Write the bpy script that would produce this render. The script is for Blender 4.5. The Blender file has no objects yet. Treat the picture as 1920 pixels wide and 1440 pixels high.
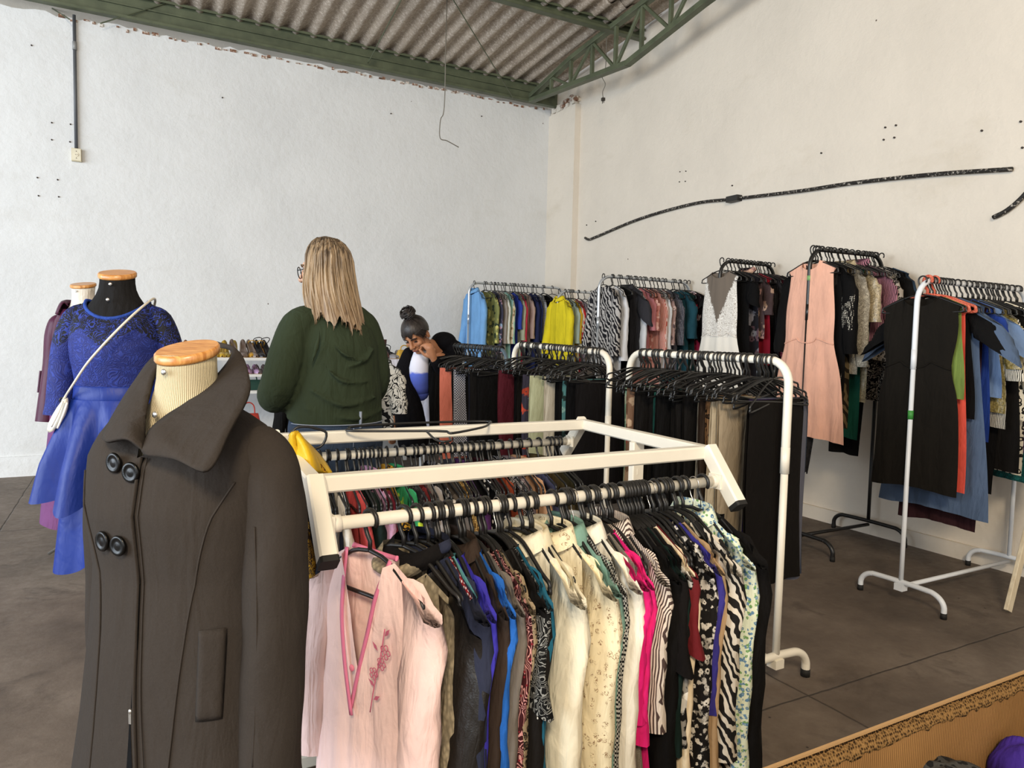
import bpy, math, random
import numpy as np
from mathutils import Vector, Matrix
R = math.radians
sc = bpy.context.scene
COL = sc.collection
rng = random.Random(11)

# ------------------------------------------------------------------ camera
FPX, CAM_H = 1331.0, 1.32
YAW, PITCH, ROLL = R(28.4), R(3.6), R(1.3)
_fw = np.array([math.sin(YAW)*math.cos(PITCH), math.cos(YAW)*math.cos(PITCH), -math.sin(PITCH)])
_r0 = np.array([math.cos(YAW), -math.sin(YAW), 0.0])
_u0 = np.cross(_r0, _fw)
_rt = math.cos(ROLL)*_r0 + math.sin(ROLL)*_u0
_up = math.cos(ROLL)*_u0 - math.sin(ROLL)*_r0
CAMP = np.array([0, 0, CAM_H])
cam = bpy.data.objects.new('camera', bpy.data.cameras.new('camera'))
COL.objects.link(cam)
cam.data.sensor_width = 36.0
cam.data.lens = FPX/1920*36
cam.data.clip_start = 0.05
m = Matrix(((_rt[0], _up[0], -_fw[0], 0), (_rt[1], _up[1], -_fw[1], 0), (_rt[2], _up[2], -_fw[2], CAM_H), (0, 0, 0, 1)))
cam.matrix_world = m
sc.camera = cam
def _ray(px, py): return _fw + _rt*(px-960)/FPX + _up*(720-py)/FPX
def onX(px, py, x): d = _ray(px, py); return CAMP + d*(x/d[0])
def onY(px, py, y): d = _ray(px, py); return CAMP + d*(y/d[1])
def onZ(px, py, z): d = _ray(px, py); return CAMP + d*((z-CAM_H)/d[2])
def atD(px, py, D): return CAMP + _ray(px, py)*D

# ------------------------------------------------------------------ materials
def lin(h):
    if isinstance(h, str):
        h = h.lstrip('#'); c = [int(h[i:i+2], 16)/255 for i in (0, 2, 4)]
    else: c = h
    return tuple((x/12.92 if x <= .04045 else ((x+.055)/1.055)**2.4) for x in c) + (1.0,)
class NT:
    def __init__(s, name):
        s.m = bpy.data.materials.new(name); s.m.use_nodes = True
        s.t = s.m.node_tree; s.b = s.t.nodes['Principled BSDF']; s._tc = None
    def n(s, typ, **kw):
        o = s.t.nodes.new(typ)
        for k, v in kw.items():
            if k in o.inputs: s.put(o.inputs[k], v)
            else: setattr(o, k, v)
        return o
    def put(s, sock, v):
        if hasattr(v, 'is_output'): s.t.links.new(v, sock)
        else: sock.default_value = v
    def tc(s, which='Object'):
        if s._tc is None: s._tc = s.t.nodes.new('ShaderNodeTexCoord')
        return s._tc.outputs[which]
    def noise(s, scale, detail=3, rough=.55, vec=None, dist=0):
        o = s.n('ShaderNodeTexNoise'); o.inputs['Scale'].default_value = scale
        o.inputs['Detail'].default_value = detail; o.inputs['Roughness'].default_value = rough
        o.inputs['Distortion'].default_value = dist
        s.put(o.inputs['Vector'], vec if vec is not None else s.tc())
        return o.outputs['Fac']
    def vor(s, scale, feature='F1', out='Distance', vec=None, rnd=1.0):
        o = s.n('ShaderNodeTexVoronoi'); o.feature = feature
        o.inputs['Scale'].default_value = scale; o.inputs['Randomness'].default_value = rnd
        s.put(o.inputs['Vector'], vec if vec is not None else s.tc())
        return o.outputs[out]
    def wave(s, scale, dist=0, dscale=1, axis='X', detail=2, vec=None):
        o = s.n('ShaderNodeTexWave'); o.bands_direction = axis
        o.inputs['Scale'].default_value = scale; o.inputs['Distortion'].default_value = dist
        o.inputs['Detail Scale'].default_value = dscale; o.inputs['Detail'].default_value = detail
        s.put(o.inputs['Vector'], vec if vec is not None else s.tc())
        return o.outputs['Fac']
    def ramp(s, fac, stops, interp='LINEAR'):
        o = s.n('ShaderNodeValToRGB'); o.color_ramp.interpolation = interp
        e = o.color_ramp.elements
        while len(e) < len(stops): e.new(0.5)
        for el, (p, c) in zip(e, stops):
            el.position = p; el.color = c if len(c) == 4 else lin(c)
        s.put(o.inputs['Fac'], fac); return o.outputs['Color']
    def mix(s, f, a, b, mode='MIX'):
        o = s.n('ShaderNodeMix'); o.data_type = 'RGBA'; o.blend_type = mode
        s.put(o.inputs[0], f); s.put(o.inputs[6], a); s.put(o.inputs[7], b); return o.outputs[2]
    def math(s, op, a, b=0.0, clamp=False):
        o = s.n('ShaderNodeMath'); o.operation = op; o.use_clamp = clamp
        s.put(o.inputs[0], a); s.put(o.inputs[1], b); return o.outputs[0]
    def sep(s, v):
        o = s.n('ShaderNodeSeparateXYZ'); s.put(o.inputs[0], v); return o.outputs
    def scalev(s, v, sc3):
        o = s.n('ShaderNodeMapping'); s.put(o.inputs['Vector'], v); o.inputs['Scale'].default_value = sc3; return o.outputs[0]
    def bump(s, h, strength=.3, dist=.002, base=None):
        o = s.n('ShaderNodeBump')
        if base is not None: s.put(o.inputs['Normal'], base); o.inputs['Strength'].default_value = strength
        o.inputs['Distance'].default_value = dist; s.put(o.inputs['Height'], h)
        s.t.links.new(o.outputs[0], s.b.inputs['Normal'])
    def fin(s, col, rough=.8, spec=.3, metal=0.0, **kw):
        s.put(s.b.inputs['Base Color'], col); s.put(s.b.inputs['Roughness'], rough)
        s.b.inputs['Specular IOR Level'].default_value = spec; s.b.inputs['Metallic'].default_value = metal
        for k, v in kw.items(): s.put(s.b.inputs[k], v)
        return s.m
_mc = {}
def solid(name, col, rough=.5, spec=.4, metal=0.0, var=.06):
    k = ('s', name)
    if k in _mc: return _mc[k]
    t = NT(name); c = lin(col)
    d = tuple(x*(1-var*2) for x in c[:3]) + (1,)
    f = t.noise(9, 4)
    _mc[k] = t.fin(t.ramp(f, [(.3, d), (.7, c)]), rough, spec, metal); return _mc[k]
def scl(c, f): return tuple(min(1, x*f) for x in c[:3]) + (1,)
def fab(col, pat='plain', c2='#101010', c3=None, s=1.0, rough=.85):
    """woven cloth in one colour or with a printed / knitted pattern"""
    k = (col, pat, c2, c3, s, rough)
    if k in _mc: return _mc[k]
    t = NT('cloth_%s_%d' % (pat, len(_mc))); a = lin(col); b = lin(c2); c = lin(c3) if c3 else b
    weave = t.noise(420, 2)
    vary = t.noise(6, 3)
    spec = .22 if max(a[:3]) > .02 else .10
    base = t.ramp(vary, [(.3, scl(a, .9)), (.7, scl(a, 1.06))])
    bstr, bh = .25, weave
    if pat == 'plain': out = base
    elif pat == 'satin': out = base; rough = .45; spec = .25; bh = t.noise(30, 2); bstr = .08
    elif pat == 'leather': out = base; rough = .42; spec = .45; bh = t.vor(160, 'DISTANCE_TO_EDGE'); bstr = .35
    elif pat == 'wool':
        f = t.noise(260, 4, .7); f2 = t.noise(900, 2, .6)
        out = t.mix(t.math('MULTIPLY', f, .6), base, scl(a, 1.7)); out = t.mix(t.ramp(f2, [(.66, (0, 0, 0, 1)), (.78, (.25, .25, .25, 1))]), out, b)
        bh = f; bstr = .5; rough = .95; spec = .1
    elif pat == 'denim':
        w = t.wave(220, 1.0, 2, 'DIAGONAL'); out = t.mix(t.math('MULTIPLY', w, .35), base, b)
        bh = w
    elif pat == 'knit':
        v = t.scalev(t.tc(), (1, 1, .7)); w = t.vor(90*s, vec=v)
        out = t.ramp(w, [(0, scl(a, 1.1)), (.6, scl(a, .55))]); bh = t.math('SUBTRACT', 1.0, w); bstr = .9
    elif pat == 'floral':
        v1 = t.vor(22*s, 'SMOOTH_F1'); cc = t.vor(22*s, 'F1', 'Color'); n1 = t.noise(60*s, 3)
        d = t.math('ADD', v1, t.math('MULTIPLY', t.math('SUBTRACT', n1, .5), .5))
        pick = t.ramp(t.sep(cc)[0], [(0, b), (.5, c), (.8, scl(b, .7))], 'CONSTANT')
        out = t.mix(t.ramp(d, [(.33, (1, 1, 1, 1)), (.40, (0, 0, 0, 1))]), base, pick)
        out = t.mix(t.ramp(d, [(.08, (1, 1, 1, 1)), (.12, (0, 0, 0, 1))]), out, scl(a, .8))
    elif pat == 'zebra':
        v = t.scalev(t.tc(), (1.0, 1.0, .8)); w = t.wave(9*s, 9, 1.2, 'DIAGONAL', 2, v)
        out = t.mix(t.ramp(w, [(.44, (0, 0, 0, 1)), (.52, (1, 1, 1, 1))]), base, b)
    elif pat == 'squiggle':
        n1 = t.noise(30*s, 1, .4, dist=1.2); w = t.math('SINE', t.math('MULTIPLY', n1, 34.0))
        out = t.mix(t.ramp(w, [(.42, (0, 0, 0, 1)), (.55, (1, 1, 1, 1))]), base, b)
    elif pat == 'leopard':
        n1 = t.noise(50*s, 2); v1 = t.vor(42*s); d = t.math('ADD', v1, t.math('MULTIPLY', t.math('SUBTRACT', n1, .5), .7))
        out = t.ramp(d, [(0, c if c3 else a), (.22, b), (.43, a)], 'CONSTANT')
    elif pat == 'stripe':
        w = t.wave(12*s, 0, 1, 'X'); out = t.mix(t.ramp(w, [(.52, (0, 0, 0, 1)), (.6, (1, 1, 1, 1))]), base, b)
    elif pat == 'hstripe':
        w = t.wave(12*s, 0, 1, 'Z'); out = t.mix(t.ramp(w, [(.52, (0, 0, 0, 1)), (.6, (1, 1, 1, 1))]), base, b)
    elif pat == 'paisley':
        n1 = t.noise(16*s, 1, .4, dist=1.6); w = t.math('SINE', t.math('MULTIPLY', n1, 70.0)); v1 = t.vor(70*s)
        out = t.mix(t.ramp(w, [(.5, (0, 0, 0, 1)), (.62, (1, 1, 1, 1))]), base, b)
        out = t.mix(t.ramp(v1, [(.16, (1, 1, 1, 1)), (.22, (0, 0, 0, 1))]), out, c)
    elif pat == 'dots':
        v1 = t.vor(60*s, rnd=.25); out = t.mix(t.ramp(v1, [(.30, (1, 1, 1, 1)), (.36, (0, 0, 0, 1))]), base, b)
    elif pat == 'check':
        o = t.n('ShaderNodeTexChecker'); o.inputs['Scale'].default_value = 70*s; t.put(o.inputs['Vector'], t.tc())
        out = t.mix(o.outputs['Fac'], base, b)
    elif pat == 'sprig':
        v1 = t.vor(34*s); n1 = t.noise(85*s, 1, .4, dist=1.0); w = t.math('ABSOLUTE', t.math('SUBTRACT', n1, .5))
        m1 = t.math('MULTIPLY', t.ramp(v1, [(.34, (1, 1, 1, 1)), (.42, (0, 0, 0, 1))]), t.ramp(w, [(.03, (1, 1, 1, 1)), (.06, (0, 0, 0, 1))]))
        out = t.mix(m1, base, b)
    elif pat == 'lace':
        n1 = t.noise(26*s, 2, .5, dist=1.5); w = t.math('SINE', t.math('MULTIPLY', n1, 60.0)); v1 = t.vor(30*s, 'DISTANCE_TO_EDGE')
        h = t.math('ADD', t.math('MULTIPLY', w, .5), t.math('MULTIPLY', v1, 2.0))
        out = t.mix(t.ramp(h, [(.25, (1, 1, 1, 1)), (.55, (0, 0, 0, 1))]), base, b); bh = h; bstr = .6
    elif pat == 'sequin':
        v1 = t.vor(150*s, rnd=.3); cc = t.vor(150*s, 'F1', 'Color', rnd=.3)
        out = t.mix(t.sep(cc)[1], scl(a, .6), scl(a, 1.35)); rough = .28; spec = .8; bh = v1; bstr = .8
    _mc[k] = t.fin(out, rough, spec)
    wr = t.math('ADD', t.noise(9, 3, .5, t.scalev(t.tc(), (1.6, 1.6, .38)), 1.2), t.math('MULTIPLY', t.noise(22, 2, .5, t.scalev(t.tc(), (1.2, 1.2, .7)), .8), .35))
    o = t.n('ShaderNodeBump'); o.inputs['Strength'].default_value = {'wool': .3, 'satin': .22, 'lace': .3}.get(pat, .55); o.inputs['Distance'].default_value = .022; t.put(o.inputs['Height'], wr)
    t.bump(bh, bstr, .0015, o.outputs[0]); return _mc[k]

# ------------------------------------------------------------------ mesh builder
class MB:
    def __init__(s): s.v = []; s.f = []; s.sh = []; s.mi = []; s.cur = 0
    def add(s, vs, fs, smooth=True):
        o = len(s.v); s.v += [tuple(map(float, p)) for p in vs]
        for f in fs: s.f.append(tuple(i+o for i in f)); s.sh.append(smooth); s.mi.append(s.cur)
        return s
    def box(s, c, d, rot=None):
        c = np.array(c, float); h = np.array(d, float)/2
        P = np.array([[x, y, z] for x in (-1, 1) for y in (-1, 1) for z in (-1, 1)])*h
        if rot is not None: P = P @ np.array(rot).T
        return s.add(P+c, [(0, 1, 3, 2), (4, 6, 7, 5), (0, 4, 5, 1), (2, 3, 7, 6), (0, 2, 6, 4), (1, 5, 7, 3)], False)
    def bar(s, a, b, w, h, up=(0, 0, 1)):
        """rectangular tube from a to b, w across, h along up"""
        a = np.array(a, float); b = np.array(b, float); t = b-a; L = np.linalg.norm(t); t /= L
        x = np.cross(up, t); x /= np.linalg.norm(x); z = np.cross(t, x)
        e = min(w, h)*.12; prof = []
        for sx, sz in ((1, 1), (-1, 1), (-1, -1), (1, -1)):
            p1 = (sx*(w/2-e), sz*h/2); p2 = (sx*w/2, sz*(h/2-e))
            prof += [p1, p2] if sx*sz < 0 else [p2, p1]
        rings = [[c + x*px + z*pz for px, pz in prof] for c in (a, b)]
        return s.loft(rings, cap=True, smooth=False)
    def loft(s, rings, cap=False, closed=True, smooth=True):
        n = len(rings[0]); vs = [p for r in rings for p in r]; fs = []
        for i in range(len(rings)-1):
            for j in range(n if closed else n-1):
                k = (j+1) % n; fs.append((i*n+j, i*n+k, (i+1)*n+k, (i+1)*n+j))
        s.add(vs, fs, smooth)
        if cap:
            o = len(s.v)-len(vs)
            for r in (0, len(rings)-1):
                f = tuple(o+r*n+j for j in range(n)); s.f.append(f if r else f[::-1]); s.sh.append(False); s.mi.append(s.cur)
        return s
    def tube(s, path, rad, n=8, cap=True, flat=None):
        P = np.array(path, float); m_ = len(P)
        rad = [rad]*m_ if np.isscalar(rad) else rad
        T = np.gradient(P, axis=0); T /= np.linalg.norm(T, axis=1)[:, None]+1e-12
        ref = np.array([0, 0, 1.]) if abs(T[0][2]) < .9 else np.array([1., 0, 0])
        x = np.cross(ref, T[0]); x /= np.linalg.norm(x); rings = []
        for i in range(m_):
            x = x - T[i]*(x@T[i]); x /= np.linalg.norm(x); y = np.cross(T[i], x)
            r = rad[i]; rx, ry = (r, r) if np.isscalar(r) else r
            rings.append([P[i]+x*rx*math.cos(a)+y*ry*math.sin(a) for a in np.linspace(0, 2*math.pi, n, endpoint=False)])
        return s.loft(rings, cap)
    def ell(s, c, r, n=14, m_=9, rot=None):
        rings = []
        for i in range(m_+1):
            th = math.pi*i/m_; sr = max(math.sin(th), .02)
            P = np.array([[r[0]*sr*math.cos(a), r[1]*sr*math.sin(a), r[2]*math.cos(th)] for a in np.linspace(0, 2*math.pi, n, endpoint=False)])
            if rot is not None: P = P @ np.array(rot).T
            rings.append(P+np.array(c))
        return s.loft(rings, True)
    def grid(s, fn, nu, nv, smooth=True):
        vs = [fn(i/nu, j/nv) for j in range(nv+1) for i in range(nu+1)]
        fs = [(j*(nu+1)+i, j*(nu+1)+i+1, (j+1)*(nu+1)+i+1, (j+1)*(nu+1)+i) for j in range(nv) for i in range(nu)]
        return s.add(vs, fs, smooth)
    def mesh(s, name, mats):
        me = bpy.data.meshes.new(name); me.from_pydata(s.v, [], s.f)
        me.polygons.foreach_set('use_smooth', s.sh)
        if not isinstance(mats, (list, tuple)): mats = [mats]
        for q in mats: me.materials.append(q)
        if len(mats) > 1: me.polygons.foreach_set('material_index', s.mi)
        me.update(); return me
    def build(s, name, mats, parent=None, loc=None, rz=None):
        return obj(name, s.mesh(name, mats), parent, loc, rz)
def obj(name, me, parent=None, loc=None, rz=None):
    o = bpy.data.objects.new(name, me); COL.objects.link(o)
    if parent is not None: o.parent = parent
    if loc is not None: o.location = tuple(map(float, loc))
    if rz is not None: o.rotation_euler = (0, 0, rz)
    return o
def tag(o, label=None, cat=None, group=None, kind=None):
    if label: o['label'] = label
    if cat: o['category'] = cat
    if group: o['group'] = group
    if kind: o['kind'] = kind
    return o
def empty(name, label, cat, loc=(0, 0, 0), rz=0.0, group=None):
    o = bpy.data.objects.new(name, None); COL.objects.link(o); o.empty_display_size = .05
    o.location = tuple(map(float, loc)); o.rotation_euler = (0, 0, rz)
    return tag(o, label, cat, group)
def arc(c, r, a0, a1, n, ax=(1, 0, 0), ay=(0, 0, 1)):
    ax = np.array(ax, float); ay = np.array(ay, float)
    return [np.array(c)+r*(math.cos(a)*ax+math.sin(a)*ay) for a in np.linspace(a0, a1, n)]
def smooth_path(pts, n=8):
    """Catmull-Rom through the points"""
    P = [np.array(p, float) for p in pts]; P = [2*P[0]-P[1]]+P+[2*P[-1]-P[-2]]; out = []
    for i in range(1, len(P)-2):
        for t in np.linspace(0, 1, n, endpoint=False):
            a, b, c, d = P[i-1:i+3]
            out.append(.5*((2*b)+(c-a)*t+(2*a-5*b+4*c-d)*t*t+(3*b-a-3*c+d)*t**3))
    out.append(P[-2]); return out
# ------------------------------------------------------------------ room
XR, YB, XL, YF = 4.62, 7.6, -6.5, -5.0
def roof_z(y): return 4.36 + .07*(7.4-y)
def wall_mat(name, c, stain):
    t = NT(name); f = t.noise(1.3, 6, .62); g = t.noise(14, 4, .6); base = lin(c)
    col = t.ramp(f, [(.3, scl(base, .93)), (.55, base), (.8, scl(base, 1.04))])
    st = t.ramp(t.noise(.9, 5, .7, t.scalev(t.tc(), (1, 1, 2.2))), [(.58, (0, 0, 0, 1)), (.78, (.55, .55, .55, 1))])
    col = t.mix(st, col, lin(stain))
    sp = t.ramp(t.vor(2.2), [(.012, (1, 1, 1, 1)), (.018, (0, 0, 0, 1))]); col = t.mix(sp, col, lin('#5b4a3e'))
    t.fin(col, .75, .25); t.bump(t.math('ADD', t.math('MULTIPLY', f, 2.0), g), .35, .006); return t.m
M_back = wall_mat('plaster_white', '#d6d6d4', '#c8c6c0')
M_right = wall_mat('plaster_cream', '#d9cfc0', '#c6baa6')
def ragged(x0, x1, zf, n=140, seed=3):
    r = random.Random(seed); return [(x, zf(x)+r.uniform(-.018, .02)) for x in np.linspace(x0, x1, n)]
# back wall with the broken plaster edge along its top
top = ragged(XL, 4.56, lambda x: 4.085+.008*x)
mb = MB()
for (x0, z0), (x1, z1) in zip(top, top[1:]):
    mb.add([(x0, YB, 0), (x1, YB, 0), (x1, YB, z1), (x0, YB, z0)], [(0, 1, 2, 3)])
    mb.add([(x0, YB, z0), (x1, YB, z1), (x1, YB+.16, z1), (x0, YB+.16, z0)], [(0, 1, 2, 3)])
tag(mb.build('wall_back', M_back), kind='structure')
t = NT('broken_brick'); f = t.noise(18, 5, .7)
t.fin(t.ramp(f, [(.35, lin('#5d463a')), (.5, lin('#8f6b56')), (.6, lin('#d8d2c8'))]), .95, .1); t.bump(f, 1.0, .01); M_brick = t.m
mb = MB(); r = random.Random(5)
for i in range(64):
    x = XL+6+i*.085+r.uniform(-.03, .03)
    if x > 4.5: break
    z = 4.085+.008*x; w = r.uniform(.015, .06)
    mb.box((x, YB-.003, z+r.uniform(-.028, .0)), (w, .02, r.uniform(.008, .028)))
tag(mb.build('trim_1', M_brick), kind='structure')
def rect(a, b, c, d, name, mat):
    mb = MB(); mb.add([a, b, c, d], [(0, 1, 2, 3)], False); return tag(mb.build(name, mat), kind='structure')
rect((XR, YF, 0), (XR, YF, 6), (XR, YB+.2, 6), (XR, YB+.2, 0), 'wall_right', M_right)
mb = MB(); mb.box(((XL+4.6)/2, YB+.2, 4.3), (11.2, .06, .6)); tag(mb.build('wall_upper', M_right), kind='structure')
# pilaster in the corner, its top broken off
mb = MB(); mb.box((4.585, 7.31, 2.02), (.09, .58, 4.04))
r = random.Random(2)
for i in range(26):
    mb.box((4.585+r.uniform(-.03, .03), 7.05+i*.021, 4.05+r.uniform(-.02, .05)), (.05, .05, r.uniform(.03, .09)))
tag(mb.build('wall_pilaster', M_right), kind='structure')
mb = MB(); r = random.Random(8)
for i in range(18): mb.ell((4.56+r.uniform(-.02, .03), 7.03+r.uniform(0, .3), 4.1+r.uniform(-.02, .04)), (.03, .035, .022), 7, 5)
tag(mb.build('trim_2', M_brick), kind='structure')
# floor
t = NT('worn_concrete'); f = t.noise(1.6, 6, .65); g = t.noise(22, 5, .65); p = t.sep(t.tc())
col = t.ramp(f, [(.3, lin('#4e443b')), (.5, lin('#6a5e53')), (.72, lin('#83776b'))])
col = t.mix(t.math('MULTIPLY', g, .35), col, lin('#4d4239'))
blot = t.ramp(t.noise(3.2, 5, .7, dist=.8), [(.55, (0, 0, 0, 1)), (.68, (.7, .7, .7, 1))]); col = t.mix(blot, col, lin('#4a4038'))
spk = t.ramp(t.vor(7), [(.03, (1, 1, 1, 1)), (.05, (0, 0, 0, 1))]); col = t.mix(spk, col, lin('#2e2620'))
wob = t.math('MULTIPLY', t.math('SUBTRACT', t.noise(4, 4), .5), .022)
jx = t.math('ABSOLUTE', t.math('SUBTRACT', t.math('PINGPONG', t.math('ADD', t.math('SUBTRACT', p[0], 2.25), wob), 1.5), 0.0))
jy = t.math('ABSOLUTE', t.math('SUBTRACT', t.math('PINGPONG', t.math('ADD', t.math('SUBTRACT', p[1], 1.75), wob), 1.9), 0.0))
j = t.math('MINIMUM', jx, jy); jm = t.ramp(j, [(.002, (1, 1, 1, 1)), (.005, (0, 0, 0, 1))]); col = t.mix(t.math('MULTIPLY', jm, .8), col, lin('#241d18'))
t.fin(col, t.ramp(g, [(.3, (.55, .55, .55, 1)), (.7, (.8, .8, .8, 1))]), .35)
t.bump(t.math('SUBTRACT', t.math('MULTIPLY', g, .4), jm), .4, .004)
rect((XL, YF, 0), (XR, YF, 0), (XR, YB, 0), (XL, YB, 0), 'floor', t.m)
# skirting, painted concrete upstand
M_base = wall_mat('plaster_grey_white', '#dcdcda', '#c9c6c0')
mb = MB(); mb.box(((XL+4.54)/2, YB-.012, .09), (4.54-XL, .024, .18)); tag(mb.build('baseboard_back', M_base), kind='structure')
mb = MB(); mb.box((XR-.012, 3.3, .05), (.024, 7.4, .1)); tag(mb.build('baseboard_right', M_right), kind='structure')
# far sides of the hall: wall_left leaves a wide doorway, wall_front a gateway behind the camera
mb = MB(); mb.box((XL-.06, 6.9, 2.4), (.12, 1.4, 4.8)); mb.box((XL-.06, -3.6, 2.4), (.12, 2.8, 4.8)); mb.box((XL-.06, 2, 4.5), (.12, 8.4, .8))
tag(mb.build('wall_left', M_back), kind='structure')
mb = MB(); mb.box((3.6, YF-.06, 2.6), (2.1, .12, 5.2)); mb.box((-6., YF-.06, 2.6), (1.1, .12, 5.2)); mb.box((-1.4, YF-.06, 4.75), (8, .12, 1.1))
tag(mb.build('wall_front', M_back), kind='structure')
# corrugated fibre-cement roof, 177 mm waves
t = NT('fibre_cement'); f = t.noise(2.5, 6, .7); g = t.noise(38, 5, .75)
col = t.ramp(f, [(.3, lin('#95887a')), (.7, lin('#b5a797'))]); col = t.mix(t.ramp(g, [(.5, (0, 0, 0, 1)), (.62, (.8, .8, .8, 1))]), col, lin('#d2c6b8'))
col = t.mix(t.ramp(t.noise(55, 3), [(.6, (0, 0, 0, 1)), (.7, (.6, .6, .6, 1))]), col, lin('#6a5c50'))
t.fin(col, .95, .1); t.bump(g, .6, .006); M_roof = t.m
mb = MB(); P = .177
def sheet(y0, y1, dz):
    nx = int((4.6+6.5)/P*10)
    mb.grid(lambda u, v: (XL+u*11.1, y0+v*(y1-y0), roof_z(y0+v*(y1-y0))+dz+.026*math.cos(2*math.pi*(XL+u*11.1)/P)), nx, 2)
sheet(7.62, 5.6, 0); sheet(5.85, 3.3, .016); sheet(3.5, .8, .0); sheet(1.0, -1.8, .016); sheet(-1.6, -5, 0)
tag(mb.build('ceiling', M_roof), kind='structure')
# green steelwork
t = NT('green_paint'); f = t.noise(7, 5, .6)
t.fin(t.ramp(f, [(.3, lin('#474d3b')), (.7, lin('#5d634c'))]), .5, .4); M_green = t.m
def chan(name, y, zb, zt, x0, x1):
    """C-shaped purlin with lips along X"""
    mb = MB(); w = .07
    mb.box(((x0+x1)/2, y, (zb+zt)/2), (x1-x0, .006, zt-zb))
    for z in (zb, zt): mb.box(((x0+x1)/2, y-w/2, z), (x1-x0, w, .006))
    for z, dz in ((zb, .011), (zt, -.011)): mb.box(((x0+x1)/2, y-w, z+dz), (x1-x0, .006, .022))
    return mb
mb = chan('', 7.52, 4.12, 4.345, XL, 4.6); mb.box((-.95, 7.5, 4.25), (11, .012, .012)); tag(mb.build('trim_3', M_green), kind='structure')
mb = chan('', 5.93, 4.36, 4.46, XL, 4.6); tag(mb.build('trim_4', M_green), kind='structure')
mb = chan('', 3.4, 4.53, 4.63, XL, 4.6); tag(mb.build('trim_5', M_green), kind='structure')
mb = chan('', .9, 4.70, 4.80, XL, 4.6); tag(mb.build('trim_6', M_green), kind='structure')
# lattice truss beside the right-hand wall
def truss(name, x):
    e = empty(name, 'green steel lattice truss under the corrugated roof beside the cream wall', 'truss', (x, 7.45, 4.13))
    o = np.array((x, 7.45, 4.13)); bt = [(x, 7.45, 4.13), (x, 5.6, 3.96), (x, 4.6, 4.12), (x, 1.5, 4.5), (x, -4.8, 5.0)]
    tp = [(x, 7.45, 4.18), (x, 6.6, 4.33), (x, 5.4, 4.43), (x, 1.5, 4.70), (x, -4.8, 5.12)]
    def chord(pts, nm):
        mb = MB()
        for a, b in zip(pts, pts[1:]):
            a = np.array(a)-o; b = np.array(b)-o; mb.bar(a, b, .075, .05)
        mb.build(nm, M_green, e)
    chord(bt, 'bottom_chord'); chord(tp, 'top_chord')
    iz = lambda pts, y: float(np.interp(-y, [-p[1] for p in pts], [p[2] for p in pts]))
    ys = [7.0, 6.6, 6.2, 5.8, 5.4, 5.0, 4.6, 4.1, 3.6, 3.0, 2.4, 1.6, .8]
    for i, (a, b) in enumerate(zip(ys, ys[1:])):
        mb = MB(); mb.bar(np.array((x, a, iz(bt, a)))-o, np.array((x, a, iz(tp, a)))-o, .04, .03, (0, 1, 0)); mb.build('strut', M_green, e)
        p, q = (bt, tp) if i % 2 else (tp, bt)
        mb = MB(); mb.bar(np.array((x, a, iz(p, a)))-o, np.array((x, b, iz(q, b)))-o, .03, .03, (1, 0, 0)); mb.build('strut', M_green, e)
truss('roof_truss', 4.2)
M_wire = solid('wire_grey', '#6f6a60', .5)
def wire(name, pts, rad, label, cat, mat=None, n=6):
    mb = MB(); P = smooth_path(pts, 6); o = P[0]; mb.tube([p-o for p in P], rad, n)
    return tag(mb.build(name, mat or M_wire, None, o), label, cat)
def sag(a, b, s, n=7): return [np.array(a)*(1-t)+np.array(b)*t-np.array((0, 0, s*4*t*(1-t))) for t in np.linspace(0, 1, n)]
wire('tie_rod', sag(onY(965, 188, 7.45), onZ(850, 0, 4.40), 0), .006, 'thin diagonal tie rod running from the green beam toward the truss end', 'rod', M_green)
wire('tie_rod', sag(onY(188, 44, 7.45), onZ(330, 0, 4.40), 0), .006, 'thin diagonal tie rod beside the top of the grey conduit', 'rod', M_green)
wire('tie_rod', sag(onY(130, 36, 7.45), onZ(60, -8, 4.42), 0), .006, 'thin tie rod at the green beam left of the grey conduit top', 'rod', M_green)
wire('tie_rod', sag(onY(690, 118, 7.45), onZ(752, 0, 4.38), 0), .006, 'thin tie rod rising from the middle of the green beam', 'rod', M_green)
wire('hanging_wire', [onZ(838, 0, 4.38), onY(836, 80, 5.6), onY(833, 200, 5.6), onY(826, 225, 5.6), onY(825, 258, 5.6), onY(838, 264, 5.6), onY(860, 276, 5.6)], .004, 'thin bare wire hanging from the roof with a kinked end over the white wall', 'wire')
mb = MB(); mb.ell((0, 0, 0), (.012, .012, .014), 8, 6)
wp = onX(1136, 60, 4.25)
e = empty('hanging_plug', 'thin cable with a small plug dangling below the truss by the cream wall', 'cable', wp)
P = smooth_path([onX(1138, 0, 4.25), onX(1136, 120, 4.25), onX(1129, 132, 4.25), onX(1129, 145, 4.25), onX(1135, 158, 4.25), onX(1130, 172, 4.25), onX(1131, 184, 4.25)], 6)
mb = MB(); mb.tube([p-wp for p in P], .004, 6); mb.build('cable', M_wire, e)
q = P[-1]-wp; mb = MB(); mb.box(q+(0, 0, -.012), (.03, .03, .03)); mb.tube([q+(0, .012, -.02), q+(0, .012, -.05)], .004, 6); mb.tube([q+(0, -.012, -.02), q+(0, -.012, -.05)], .004, 6)
mb.build('plug', solid('dark_plastic', '#3a352f'), e)
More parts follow.
